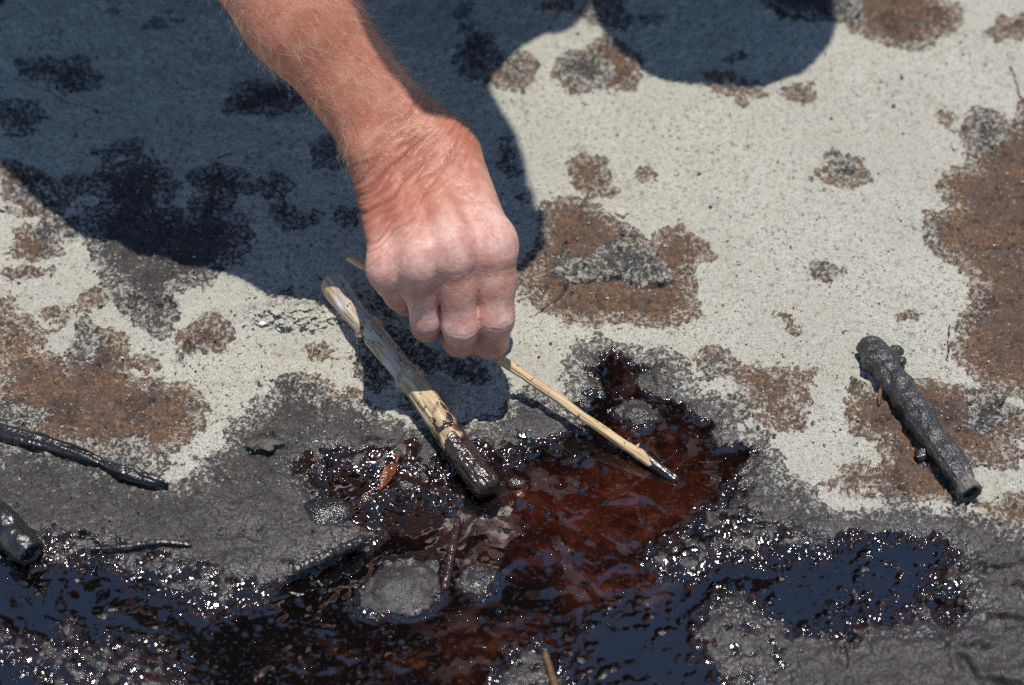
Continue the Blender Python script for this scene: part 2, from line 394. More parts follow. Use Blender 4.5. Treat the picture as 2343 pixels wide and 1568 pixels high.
GREY = [
 ([(46,143),(100,143),(150,150),(185,135),(230,175),(205,200),(150,200),(70,180),(48,170)], 2, 1.0),
 ([(0,228),(40,235),(75,250),(97,275),(70,310),(35,318),(0,260)], 3, 0.8),
 ([(510,260),(545,230),(550,190),(590,182),(640,195),(680,215),(690,240),(640,255),(570,265)], 2, 1.2),
 ([(222,350),(280,325),(340,330),(320,360),(260,368)], 1, 1.2),
 ([(205,410),(250,380),(330,365),(385,385),(398,430),(375,480),(430,490),(445,440),(440,400),(490,378),(560,400),(575,440),(520,455),(520,490),(570,510),(580,560),(540,600),(470,650),(400,660),(300,640),(250,600),(200,560),(185,500),(235,470)], 2, 1.0),
 ([(190,505),(290,520),(420,600),(480,650),(420,665),(395,690),(400,720),(380,765),(350,755),(320,730),(280,705),(262,660),(220,600)], 3, 0.8),
 ([(580,420),(640,395),(660,440),(610,455)], 0, 1.1), (ell(645,495,40,24), 1, 1.0), (ell(790,505,22,18), 0, 1.0), (ell(700,500,30,14), -3, 1.5),
 ([(720,330),(760,310),(800,350),(780,385),(730,370)], 2, 1.0),
 ([(1075,75),(1120,85),(1140,125),(1120,165),(1085,185),(1050,160),(1030,130),(1060,100)], 1, 1.3), (ell(1060,40,20,35), 0, 1.2), (ell(640,35,22,10), 1, 1.2), (ell(360,55,30,14), 0, 1.5), (ell(280,30,40,16), -2, 1.5),
 ([(1346,27),(1388,11),(1431,32),(1442,59),(1410,75),(1367,64)], 2, 0.9), (ell(1690,135,28,12), -1, 1.2), (ell(1490,55,24,18), -2, 1.2),
 ([(1130,330),(1170,320),(1185,350),(1200,440),(1150,400)], -1, 1.3),
 ([(820,770),(900,740),(960,790),(1010,830),(1080,830),(1150,850),(1120,885),(1000,865),(900,855),(850,845)], -1, 1.3), (ell(850,840,40,36), 0, 1.0), (ell(960,930,50,30), 0, 1.2), (ell(1085,860,40,26), -1, 1.2),
 ([(615,665),(660,665),(675,690),(655,710),(625,700)], 2, 0.7), (ell(700,700,40,16), -2, 1.0), (ell(900,700,60,60), -4, 1.6),
 (ell(205,790,28,40), 2, 0.9), (ell(70,455,60,28), -1, 1.3), (ell(130,530,60,30), -3, 1.7), (ell(440,800,26,16), 2, 0.8),
 ([(1292,577),(1330,599),(1356,567),(1421,551),(1474,567),(1512,609),(1554,642),(1533,658),(1463,663),(1410,642),(1346,647),(1292,658),(1266,631)], 0, 1.0),
 ([(1266,160),(1292,128),(1360,135),(1400,160),(1394,205),(1324,209)], 0, 1.0), (ell(1180,165,30,26), -1, 1.2), (ell(1670,185,38,20), -1, 1.2),
 ([(1740,-60),(1750,10),(1790,30),(1850,45),(1905,46),(1958,42),(1965,-60)], 4, 0.3),
 ([(2215,262),(2240,251),(2275,270),(2300,310),(2280,345),(2245,350),(2217,310)], 1, 1.0), (ell(1915,390,55,40), -3, 1.6), (ell(1888,628,34,18), -2, 1.4), (ell(1640,850,22,14), 0, 1.0),
 (ell(2250,960,70,60), -2, 1.5), (ell(2130,60,60,12), -4, 1.3),
 ([(0,985),(120,1022),(230,1045),(370,1040),(385,1085),(430,1100),(480,1030),(540,980),(570,930),(600,885),(650,860),(740,880),(830,910),(880,965),(960,970),(1060,970),(1140,945),(1165,890),(1230,900),(1290,935),(1295,860),(1320,800),(1350,775),(1400,770),(1470,785),(1520,825),(1590,875),(1680,920),(1730,990),(1800,1050),(1760,1085),(1840,1120),(1900,1170),(2050,1150),(2200,1165),(2290,1195),(2420,1200),(2420,1700),(-60,1700),(-60,985)], 1, 1.5),
 (ell(30,960,90,30), -1, 1.4), (ell(250,1020,120,20), -2, 1.5),
]
POOL = [
 [(1375,806),(1400,800),(1440,822),(1470,836),(1452,850),(1452,877),(1480,896),(1521,910),(1558,919),(1586,947),(1623,961),(1619,998),(1640,1016),(1690,1012),(1722,1026),(1700,1060),(1668,1090),(1650,1130),(1600,1165),(1560,1205),(1500,1240),(1470,1275),(1500,1310),(1590,1320),(1640,1290),(1734,1275),(1792,1263),(1860,1281),(1895,1269),(1941,1217),(2060,1228),(2148,1240),(2171,1275),(2091,1356),(2062,1407),(1976,1379),(1941,1413),(1895,1442),(1820,1425),(1734,1367),(1690,1335),(1640,1360),(1600,1385),(1580,1430),(1600,1490),(1640,1568),(1660,1640),(1260,1640),(1320,1560),(1270,1490),(1220,1460),(1180,1470),(1140,1510),(1090,1570),(1040,1640),(380,1640),(430,1568),(410,1500),(330,1450),(180,1460),(90,1450),(0,1420),(-60,1420),(-60,1262),(0,1265),(110,1296),(215,1282),(300,1330),(420,1370),(470,1400),(560,1375),(640,1345),(662,1318),(740,1292),(832,1246),(870,1220),(900,1205),(860,1178),(880,1150),(960,1140),(1030,1150),(1050,1130),(1000,1085),(1070,1040),(1110,1030),(1180,1075),(1200,1020),(1290,1000),(1345,955),(1315,925),(1345,900),(1385,880),(1372,850),(1340,842),(1376,830)],
 [(2135,1378),(2160,1374),(2192,1410),(2170,1418)],
 [(735,1085),(760,1062),(800,1075),(850,1085),(840,1110),(800,1130),(820,1160),(770,1150),(745,1110)],
 [(-40,1500),(60,1530),(120,1600),(60,1640),(-40,1640)],
]
ISLES = [[(810,1362),(835,1315),(880,1282),(950,1267),(1002,1284),(1010,1330),(995,1385),(930,1408),(870,1400),(820,1386)],
         ell(1090,1320,46,34), [(1424,905),(1461,908),(1508,924),(1512,956),(1470,972),(1430,965),(1405,930)], ell(1185,1138,0.1,0.1), ell(155,1440,26,20)]
LUMPY = [([(640,1060),(720,1010),(840,1010),(960,1000),(1040,1060),(1060,1140),(980,1160),(860,1240),(760,1200),(700,1130)], 1.0),
         ([(1040,1010),(1200,990),(1300,1000),(1420,1080),(1350,1150),(1150,1110)], 1.0),
         ([(1450,1250),(1560,1180),(1700,1080),(1760,1180),(1900,1230),(2180,1220),(2250,1400),(1950,1460),(1700,1340),(1600,1350),(1500,1310)], 0.9),
         ([(0,1180),(200,1200),(420,1260),(640,1320),(620,1400),(430,1420),(200,1280),(0,1280)], 0.8),
         ([(0,1400),(330,1440),(440,1500),(460,1640),(-60,1640)], 0.9),
         ([(1030,1640),(1150,1470),(1280,1470),(1400,1640)], 0.5),
         ([(1580,1380),(1720,1370),(1900,1450),(1800,1560),(1660,1640)], 0.6), ([(440,1150),(640,1120),(700,1200),(600,1300),(450,1270)], 0.45)]
HOLES = [(428,792,11,11,.006), (412,822,8,8,.005), (385,700,28,12,.005), (290,706,18,6,.004), (146,832,7,6,.005), (2298,934,20,12,.007), (2318,944,14,6,.007),
         (40,486,40,5,.004), (1298,562,9,7,.005), (610,1008,24,8,.003), (850,1006,22,7,.004), (2135,1378,16,8,.004), (1820,1215,12,5,.003), (1318,341,20,4,.005),
         (2085,768,7,4,.004), (1962,880,10,8,.003), (2060,1130,16,8,.003), (1030,1025,22,5,.004), (2280,1300,26,6,.004), (2300,1420,40,10,.005), (2230,1490,30,8,.005), (1780,1385,20,8,.004),
         (530,1330,16,5,.003), (660,1285,12,6,.003), (715,765,8,4,.003), (2245,1300,14,10,.004), (2195,1390,10,10,.003), (2330,1345,14,8,.004), (1930,1500,8,20,.003), (1955,1460,14,14,.004)]
CRACKS = [([(1213,722),(1250,700),(1280,680),(1300,652)], .0012, .0015), ([(1300,652),(1345,645),(1410,640),(1470,662),(1530,655)], .0022, .003), ([(1217,650),(1262,684)], .001, .001),
          ([(1758,8),(1790,32),(1850,48),(1905,48),(1958,42),(1966,30)], .0028, .004), ([(400,990),(460,985),(505,960)], .001, .001), ([(0,482),(50,492),(90,488)], .002, .003),
          ([(2170,745),(2168,820)], .001, .0014), ([(2200,560),(2290,570),(2342,555)], .0012, .0014), ([(1150,1010),(1190,1020),(1260,1008),(1310,985)], .0022, .0035),
          ([(2260,1290),(2300,1300),(2342,1290)], .0025, .003), ([(2190,1510),(2240,1555),(2342,1568)], .003, .004), ([(60,190),(180,240),(280,270)], .001, .0008), ([(1590,560),(1625,592)], .001, .001),
          ([(2310,150),(2330,210),(2342,240)], .0015, .002), ([(500,360),(540,350)], .0015, .002)]
POKE = [([(1690,1200),(2200,1200),(2240,1420),(1900,1470),(1640,1340)], 1.0), ([(1180,1400),(1480,1290),(1650,1340),(1640,1600),(1250,1600)], .8), ([(-40,1230),(300,1240),(480,1400),(420,1560),(-40,1500)], .9), ([(460,1360),(820,1280),(1060,1420),(1000,1600),(460,1600)], .35), ([(1080,1020),(1350,960),(1420,1090),(1200,1130)], .9)]
LEVEL = -0.0040

def axis(lo, hi, step, far=60.0, g=1.35):
    mid = list(np.arange(lo, hi + step / 2, step))
    out = []; s = step; v = mid[-1]
    while v < far:
        s *= g; v += s; out.append(v)
    pre = []; s = step; v = lo
    while v > -far:
        s *= g; v -= s; pre.append(v)
    return np.array(pre[::-1] + mid + out)

def field(X, Y, polys, margin=0.02):
    """largest 'inside depth' of any outline, in metres, edges frayed by noise"""
    n = (fbm(X, Y, 0.030, 3, 2) * 0.0050 + fbm(X, Y, 0.009, 5, 2) * 0.0034 + fbm(X, Y, 0.0032, 8, 2) * 0.0026)
    best = np.full(X.shape, -0.05)
    for pts, bias, fr in polys:
        V = np.array(gpts(pts))
        lo = V.min(0) - margin; hi = V.max(0) + margin
        m = (X > lo[0]) & (X < hi[0]) & (Y > lo[1]) & (Y < hi[1])
        if not m.any(): continue
        d = -poly_sd(X[m], Y[m], V) + bias * 0.001 + n[m] * fr
        best[m] = np.maximum(best[m], d)
    return best

def raw_sd(X, Y, polys, margin=0.05):
    best = np.full(X.shape, margin)
    for pts in polys:
        V = np.array(gpts(pts))
        lo = V.min(0) - margin; hi = V.max(0) + margin
        m = (X > lo[0]) & (X < hi[0]) & (Y > lo[1]) & (Y < hi[1])
        if m.any(): best[m] = np.minimum(best[m], poly_sd(X[m], Y[m], V))
    return best

def ground_fields(X, Y):
    brown = field(X, Y, BROWN); grey = field(X, Y, GREY)
    wob = fbm(X, Y, 0.012, 21, 3) * 0.0022 + perlin(X, Y, 0.0035, 27) * 0.0009
    pool = raw_sd(X, Y, POOL) + wob
    isl = raw_sd(X, Y, ISLES) + wob
    pool = np.maximum(pool, -isl)                       # islands rise out of the liquid
    lump = np.zeros(X.shape)
    for pts, w in LUMPY:
        V = np.array(gpts(pts)); m = (np.abs(X - V[:, 0].mean()) < 0.16) & (np.abs(Y - V[:, 1].mean()) < 0.14)
        if m.any():
            lump[m] = np.maximum(lump[m], w * sstep(0.010, -0.012, poly_sd(X[m], Y[m], V) + 2 * wob[m]))
    return brown, grey, pool, isl, lump

def build_ground():
    gx = axis(-0.372, 0.372, 0.00070); gy = axis(-0.272, 0.352, 0.00080)
    nx, ny = len(gx), len(gy)
    X, Y = [a.ravel() for a in np.meshgrid(gx, gy)]
    near = (np.abs(X) < 0.6) & (Y > -0.5) & (Y < 0.6)
    Z = np.zeros(X.shape); C1 = np.zeros((len(X), 4)); C2 = np.zeros((len(X), 4))
    x, y = X[near], Y[near]
    brown, grey, pool, isl, lump = ground_fields(x, y)
    bm = sstep(-0.0045, 0.0045, brown); gm = sstep(-0.0038, 0.0038, grey)
    h = fbm(x, y, 0.11, 31, 2) * 0.0022 + fbm(x, y, 0.024, 33, 3) * 0.0022
    fine = fbm(x, y, 0.0052, 35, 2) * 0.00078 + perlin(x, y, 0.0024, 38) * 0.00060 + perlin(x, y, 0.0016, 39) * 0.00045
    tilt = perlin(x, y, 0.0028, 77)
    h = h + fine * (1 + 0.5 * bm)
    # pits of the sand crust
    pn = perlin(x, y * 1.3, 0.0046, 51) + 0.7 * perlin(x, y * 1.3, 0.0021, 53) + 0.35 * perlin(x, y, 0.02, 57)
    pit = sstep(0.48, 0.85, pn) * (0.55 + 0.45 * sstep(-.2, .3, perlin(x, y, .05, 59)))
    h = h - pit * 0.0024 * (1 - gm)
    lw, lr = worley(x + .0012 * tilt, y, 0.0090, 117)
    # crumbly relief of the weathered tar, its rim a little proud of the sand
    crumb = perlin(x, y, 0.0042, 61) + 0.6 * perlin(x, y, 0.0085, 63)
    bh_ = sstep(-0.0012, 0.0014, brown); gh_ = sstep(-0.0012, 0.0014, grey)
    h = h + bh_ * (0.0012 + crumb * 0.0010) + gh_ * (1 - lump) * sstep(-.004, .012, pool) * (0.0009 + fbm(x, y, 0.013, 65, 3) * 0.0009 + np.sqrt(np.clip(1 - (lw / (.25 + .25 * lr)) ** 2, 0, 1)) * (lr > .5) * 0.0012)
    # gentle fall to the pool and its bed
    sh = sstep(0.030, 0.0, pool)
    bed = np.where(pool > 0, LEVEL + 0.0040 * sstep(0, 0.022, pool) + 0.00075, LEVEL - np.clip(-pool * 0.45, 0, 0.006) + 0.0003)
    h = h * (1 - 0.75 * sh) + np.where(sh > 0, (bed - 0.0) * sh, 0)
    # small clots of tar standing out of the shallow liquid
    pk = np.zeros(x.shape)
    for pts, w in POKE:
        V = np.array(gpts(pts)); m = (x > V[:, 0].min() - .02) & (x < V[:, 0].max() + .02) & (y > V[:, 1].min() - .02) & (y < V[:, 1].max() + .02)
        if m.any(): pk[m] = np.maximum(pk[m], w * sstep(.008, -.02, poly_sd(x[m], y[m], V)))
    kw, kr = worley(x + .001 * tilt, y * 1.15, 0.0095, 111); kw2, kr2 = worley(x, y, 0.0055, 113)
    clus = sstep(-.25, .45, fbm(x, y, .030, 115, 2))
    clot = np.maximum(np.sqrt(np.clip(1 - (kw / (.20 + .25 * kr)) ** 2, 0, 1)) * (kr > .42), .7 * np.sqrt(np.clip(1 - (kw2 / .36) ** 2, 0, 1)) * (kr2 > .6)) * clus * pk * (pool < 0)
    h = np.where(clot > .05, np.maximum(h, LEVEL - .0016 + .0034 * clot), h)
    # blobs: smooth tar drops and lumps along the shore
    shore = np.exp(-np.abs(pool) / 0.008)
    bw, br = worley(x + 0.002 * tilt, y, 0.0080, 71); bw2, br2 = worley(x, y, 0.0046, 73)
    dome = np.sqrt(np.clip(1 - (bw / (0.26 + 0.22 * br)) ** 2, 0, 1)) * (br > 0.40)
    dome2 = np.sqrt(np.clip(1 - (bw2 / 0.46) ** 2, 0, 1)) * (br2 > 0.45)
    amp = np.clip(0.8 * shore * (pool < 0.004) + 1.0 * lump * sstep(0.012, 0.006, pool), 0, 1)
    flat = sstep(-0.022, -0.004, pool)
    soft = perlin(x, y, 0.0078, 79) * 1.25 + 0.45 * perlin(x, y, 0.0038, 81)
    h = h * (1 - amp) + (h - fine * (1 + .5 * bm)) * amp          # tar has drowned the grain here
    h = h + amp * (flat * (dome * 0.0032 + dome2 * 0.0013) + (0.3 + 0.7 * flat) * soft * 0.0011)
    h = h + lump * sstep(0.002, -0.004, pool) * soft * 0.0013
    h = h + 0.0022 * sstep(-0.001, 0.012, -isl) + 0.0006 * sstep(0.0015, -0.002, isl)
    for cx, cy, rx, ry, dp in HOLES:
        c = at(cx, cy)[:2]; sx = rx / 3900; sy = ry / 2700
        d = np.hypot((x - c[0]) / sx, (y - c[1]) / sy) + 0.35 * perlin(x, y, 0.004, 91)
        h = h - dp * sstep(1.15, 0.75, d) + 0.0009 * np.exp(-((d - 1.5) / 0.35) ** 2)
    crk = np.zeros(x.shape)
    for pts, wd, dp in CRACKS:
        d = line_d(x + 0.5 * wob_c(x, y), y + 0.5 * wob_c(y, x), gpts(pts))
        k = sstep(wd * 0.75, wd * 0.2, d + 0.0003 * tilt); crk = np.maximum(crk, k)
        h = h - dp * k
    for cx, cy, rx, ry, up in ((330, 640, 90, 60, .004), (1420, 610, 120, 40, .004), (2260, 1480, 90, 60, .004), (2200, 1350, 60, 30, .003), (1540, 850, 50, 30, .003), (1340, 900, 40, 30, .0025), (70, 455, 80, 30, .003), (250, 800, 60, 40, .003), (2100, 1300, 40, 20, .002), (620, 1010, 90, 20, .002)):
        c = at(cx, cy)[:2]; d = np.hypot((x - c[0]) / (rx / 3900), (y - c[1]) / (ry / 2700)) + 0.30 * fbm(x, y, 0.016, 93, 3)
        h = h + up * sstep(1.1, 0.75, d) * (0.75 + 0.5 * perlin(x, y, 0.009, 99))
    # loose heap of sand by the cane
    c = at(700, 722)[:2]
    hp = np.exp(-(((x - c[0]) / 0.030) ** 2 + ((y - c[1]) / 0.010) ** 2)) + 0.7 * np.exp(-(((x - at(590, 715)[0]) / 0.02) ** 2 + ((y - at(590, 715)[1]) / 0.008) ** 2))
    cw, cr = worley(x, y, 0.0052, 95)
    h = h + hp * (0.0030 + 0.0044 * np.sqrt(np.clip(1 - (cw / 0.62) ** 2, 0, 1)) * (0.4 + cr))
    hm = sstep(0.25, 0.6, hp)
    bm = bm * (1 - hm); gm = gm * (1 - hm)
    # wetness: shore film, lumpy zones, drops
    under = sstep(LEVEL + 0.0011, LEVEL + 0.0002, h) * (pool < 0.012)
    wn_ = 0.55 + 0.55 * perlin(x, y, 0.0075, 83) + 0.2 * tilt
    wet = np.maximum(under, np.clip(lump * 1.25 * wn_ + 0.9 * shore * (pool < 0.006) * (0.5 + 0.5 * wn_), 0, 1))
    ti = sstep(0.0, 0.003, -isl) ; wet = wet * (1 - 0.85 * ti)
    gm = np.maximum(gm, sstep(0.010, 0.004, pool))
    damp = np.clip(sstep(0.030, 0.004, pool) * 0.7 + lump + 0.4 * sstep(at(0, 1150)[1], at(0, 1330)[1], y), 0, 1) * np.clip(0.75 + 0.6 * perlin(x, y, .03, 85), 0, 1)
    dirt_shade = np.clip(crk * 0.8 + pit * (1 - gm) * 0.52, 0, 1)  # cracks and pits darkened in colour: dirt plus painted shade
    Z[near] = h
    C1[near] = np.stack([bm, gm, wet, np.ones_like(h)], 1)
    rim = np.maximum(bm * sstep(0.022, 0.0, brown), gm * sstep(0.026, 0.0, grey)) * (1 - lump)
    C2[near] = np.stack([dirt_shade, damp, rim, np.ones_like(h)], 1)
    far = ~near
    C1[far, 0] = sstep(0.25, 0.5, fbm(X[far], Y[far], 0.5, 41, 3)); C1[far, 1] = sstep(0.2, 0.5, fbm(X[far], Y[far], 0.8, 43, 3))
    Z[far] = fbm(X[far], Y[far], 0.3, 45, 2) * 0.004
    idx = np.arange(nx * ny).reshape(ny, nx)
    faces = np.stack([idx[:-1, :-1].ravel(), idx[:-1, 1:].ravel(), idx[1:, 1:].ravel(), idx[1:, :-1].ravel()], 1)
    o = mesh_obj('ground', np.stack([X, Y, Z], 1), faces, M_GROUND, colors={'zone': C1, 'zone_b': C2})
    tag(o, 'pale sandy crust blotched with brown and dark grey weathered tar', None, None, 'structure')
    G = Z.reshape(ny, nx)
    def height(px, py):
        i = min(max(np.searchsorted(gx, px), 1), nx - 1); j = min(max(np.searchsorted(gy, py), 1), ny - 1)
        return float(G[j, i])
    return height, (gx, gy, G)

def wob_c(x, y):
    return perlin(x, y, 0.008, 97) * 0.0015

HEIGHT, GRID = build_ground()

def hz(px, py, lift=0.0):
    p = at(px, py)
    p = at(px, py, max(HEIGHT(p[0], p[1]), LEVEL) + lift)
    return p

# ------------------------------------------------------------------ liquid tar
RED = [(ell(1480,870,130,60), 0.45), (ell(1500,1010,170,80), 0.65), (ell(1400,1140,260,110), 1.0), (ell(1560,1080,120,70), 0.85), (ell(1270,1240,220,90), 0.75), (ell(1400,1330,150,90), 0.75), (ell(1000,1200,160,60), 0.45), (ell(1120,1480,240,120), 0.5), (ell(850,1490,240,80), 0.35), (ell(1640,1450,100,60), 0.3)]
def build_pool():
    gx = np.arange(-0.33, 0.30, 0.0011); gy = np.arange(-0.30, 0.02, 0.0012)
    X, Y = np.meshgrid(gx, gy)
    bx, by, G = GRID
    I = np.clip(np.searchsorted(bx, X), 1, len(bx) - 1); J = np.clip(np.searchsorted(by, Y), 1, len(by) - 1)
    g = G[J, I]
    # minimum of the ground around each point keeps the rim of the sheet under the shore
    k = g.copy()
    for dx in (-2, 0, 2):
        for dy in (-2, 0, 2):
            k = np.minimum(k, np.roll(np.roll(g, dx, 1), dy, 0))
    keep = (k < LEVEL) & (raw_sd(X.ravel(), Y.ravel(), POOL).reshape(X.shape) < 0.010)
    dep = np.clip(LEVEL - g, -0.001, 0.006)
    Z = LEVEL + 0.00075 * np.exp(-np.clip(dep, 0, 1) / 0.0010) * (perlin(X, Y, 0.02, 5) * 0.3 + 0.8) + fbm(X, Y, 0.035, 9, 2) * 0.00016
    red = np.zeros(X.shape)
    for pts, w in RED:
        red = np.maximum(red, w * sstep(0.022, -0.030, poly_sd(X.ravel(), Y.ravel(), np.array(gpts(pts))).reshape(X.shape)))
    sky_glare = sstep(0.12, 0.6, red)  # mask of the painted sky reflection
    n = X.size; idx = np.arange(n).reshape(X.shape)
    q = np.stack([idx[:-1, :-1], idx[:-1, 1:], idx[1:, 1:], idx[1:, :-1]], -1).reshape(-1, 4)
    q = q[keep.ravel()[q].all(1)]
    used = np.unique(q); remap = np.full(n, -1); remap[used] = np.arange(len(used))
    V = np.stack([X.ravel(), Y.ravel(), Z.ravel()], 1)[used]
    C = np.stack([red.ravel(), sky_glare.ravel(), np.zeros(n), np.ones(n)], 1)[used]
    o = mesh_obj('tar_pool', V, remap[q], M_POOL, colors={'depth': C})
    tag(o, 'glossy pool of liquid tar, red-brown in the middle and black towards the edges', None, None, 'structure')
    return o
build_pool()
# ------------------------------------------------------------------ sticks and litter
def spline(P, n):
    P = np.asarray(P, float); m = len(P)
    t = np.linspace(0, m - 1, n); out = []
    for u in t:
        i = min(int(u), m - 2); f = u - i
        p0 = P[max(i - 1, 0)]; p1 = P[i]; p2 = P[i + 1]; p3 = P[min(i + 2, m - 1)]
        out.append(0.5 * ((2 * p1) + (-p0 + p2) * f + (2 * p0 - 5 * p1 + 4 * p2 - p3) * f * f + (-p0 + 3 * p1 - 3 * p2 + p3) * f ** 3))
    return np.array(out)

def tube(P, R, seg=16, rough=0.0, rsize=0.006, seed=1, hollow=0.0, flat=1.0, long_grain=0.0, nsub=None):
    """P (n,3) centre line, R (n) radii. returns verts, faces, t along, angle"""
    P = np.asarray(P, float); n = len(P); R = np.asarray(R, float)
    T = np.gradient(P, axis=0); T /= np.linalg.norm(T, axis=1)[:, None]
    up = np.array([0, 0, 1.0])
    A = np.cross(T, up); A /= np.linalg.norm(A, axis=1)[:, None] + 1e-9
    B = np.cross(A, T)
    th = np.linspace(0, 2 * np.pi, seg, endpoint=False)
    s = np.concatenate([[0], np.cumsum(np.linalg.norm(np.diff(P, axis=0), axis=1))])
    TH, SS = np.meshgrid(th, s)
    rr = R[:, None] * np.ones_like(TH)
    if rough:
        c = np.cos(TH) * R.mean(); d = np.sin(TH) * R.mean()
        rr = rr + rough * (perlin(c * 1.2 + 5, SS, rsize, seed) + perlin(d * 1.2 + 9, SS + .4, rsize, seed + 1) + 0.6 * perlin(c * 1.2 + 2, SS + .2, rsize * 0.45, seed + 3) + 0.6 * perlin(d * 1.2, SS + .7, rsize * 0.45, seed + 4)) * 0.8
    if long_grain:
        rr = rr + long_grain * perlin(TH * 3, SS * 9, 0.5, seed + 11)
    V = P[:, None, :] + A[:, None, :] * (np.cos(TH) * rr)[..., None] + B[:, None, :] * (np.sin(TH) * rr * flat)[..., None]
    V = V.reshape(-1, 3)
    F_ = []
    for i in range(n - 1):
        for j in range(seg):
            k = (j + 1) % seg
            F_.append((i * seg + j, i * seg + k, (i + 1) * seg + k, (i + 1) * seg + j))
    tt = SS.ravel() / s[-1]; ang = TH.ravel()
    V = list(map(tuple, V))
    ex_t = list(tt); ex_a = list(ang)
    for end, sign in ((0, -1), (n - 1, 1)):
        if hollow and end == n - 1:
            base = end * seg
            prev = [base + j for j in range(seg)]
            for fac, dep in ((0.72, 0.0006), (0.62, -0.002), (0.45, -R[end] * hollow)):
                ring = []
                for j in range(seg):
                    v = P[end] + (np.array(V[base + j]) - P[end]) * fac + T[end] * dep
                    ring.append(len(V)); V.append(tuple(v)); ex_t.append(1.0); ex_a.append(th[j])
                for j in range(seg):
                    k = (j + 1) % seg; F_.append((prev[j], prev[k], ring[k], ring[j]))
                prev = ring
            F_.append(tuple(prev))
        else:
            c = len(V); V.append(tuple(P[end] + T[end] * sign * R[end] * 0.25)); ex_t.append(float(end > 0)); ex_a.append(0.0)
            for j in range(seg):
                k = (j + 1) % seg; a = end * seg + j; b = end * seg + k
                F_.append((b, a, c) if sign < 0 else (a, b, c))
    return np.array(V), F_, np.array(ex_t), np.array(ex_a), s[-1]

def wood_attrs(t, a, L, tar, stain=None, grime_sheen=None, seed=3, gs=7):
    g = 0.5 + 0.6 * perlin(a * gs, t * L * 40, 1.0, seed) + 0.45 * perlin(a * gs * 2.3, t * L * 70, 1.0, seed + 2)
    return {'tar': np.clip(tar, 0, 1), 'stain': np.zeros_like(t) if stain is None else np.clip(stain, 0, 1), 'grain': g,
            'grime_sheen': np.zeros_like(t) if grime_sheen is None else np.clip(grime_sheen, 0, 1)}

def interp(t, ks): return np.interp(t, [k[0] for k in ks], [k[1] for k in ks])

# thick cane leaning into the pool
def cane_stick():
    key = [(762,650,.0130),(806,712,.0150),(852,764,.0165),(903,826,.0165),(950,884,.0160),(1003,958,.0130),(1060,1042,.0085),(1118,1122,.0035)]
    P = spline([at(*k) for k in key], 150)
    t = np.linspace(0, 1, 150)
    R = interp(t, [(0,.0078),(.05,.0083),(.10,.0072),(.2,.0066),(.245,.0069),(.255,.0078),(.275,.0080),(.29,.0070),(.33,.0071),(.47,.0066),(.51,.0072),(.525,.0080),(.545,.0082),(.56,.0074),(.60,.0072),(.7,.0075),(.85,.0084),(.97,.0084),(1,.0078)])
    V, Fc, tt, an, L = tube(P, R, 36, 0.00022, 0.006, 5, long_grain=0.00016)
    # the tarred lower end carries clotted sand
    nz = perlin(an * 1.6, tt * 16, 1.0, 23) + 0.6 * perlin(an * 4, tt * 50, 1.0, 29)
    low = np.pi * 1.25
    side = 0.5 + 0.5 * np.cos(an - low)
    tar = sstep(0.66, 0.80, tt + 0.07 * nz + 0.05 * side) - 1.2 * sstep(0.0, 0.35, perlin(an * 1.3, tt * 30, 1.0, 37)) * sstep(.70, .74, tt) * sstep(.84, .78, tt)
    tar = np.maximum(tar, 0.50 * sstep(-.3, .9, nz + .9 * (side - .4)) * sstep(.55, .68, tt))
    tar = np.maximum(tar, 0.9 * sstep(0.5, 0.75, nz + 0.35 * side) * sstep(.22, .28, tt) * sstep(.5, .4, tt))
    stain = np.clip(.25 + .5 * perlin(an * 1.8, tt * 20, 1.0, 41) + .35 * side, 0, 1) * sstep(.56, .74, tt)
    grime_sheen = sstep(.57, .52, tt) * np.clip(0.50 + 0.7 * perlin(an * 2, tt * 12, 1.0, 47), 0, 1) * sstep(-.6, .2, np.sin(an))  # pale upper side: grime plus a sky sheen painted into the colour
    nrm = V - np.repeat(P, 36, 0)[:0].sum() if False else None
    o = mesh_obj('shaft', V, Fc, M_CANE, attrs=wood_attrs(tt, an, L, tar, stain, grime_sheen, gs=5))
    root = empty('cane_stick', at(950, 884))
    tag(root, 'thick jointed cane under the hand, its lower end coated in tar', 'stick')
    def under(ob):
        ob.parent = root; ob.matrix_parent_inverse = Matrix.Translation(-root.location)
        return ob
    under(o)
    for f in (.268, .535):
        i = int(f * 149)
        V, Fc, tt, an, L = tube(spline([P[i - 2], P[i], P[i + 2]], 9), [R[i]+.0001, R[i]+.0006, R[i]+.0008, R[i]+.0002, R[i], R[i]+.0003, R[i]+.0009, R[i]+.0006, R[i]+.0001], 28, 0.0003, 0.004, 8)
        under(mesh_obj('node', V, Fc, M_CANE, attrs=wood_attrs(tt, an, L, 0.35 * perlin(an * 3, tt * 3, 1, 3) + 0.15, None, 0.25 + 0 * tt)))
    i = int(.285 * 149)
    q = P[i] + np.array([-.0040, -.0022, -.0022])
    V, Fc, tt, an, L = tube(spline([q, q + np.array([-.002, -.003, .0006]), q + np.array([-.0025, -.0045, .0006])], 6), [.0040, .0038, .0034, .0028, .0022, .0014], 14, 0.0009, 0.003, 4)
    under(mesh_obj('bud_scar', V, Fc, M_CANE, attrs=wood_attrs(tt, an, L, 0.25 + 0.55 * (tt > .6), None, None)))
    return root
cane_stick()

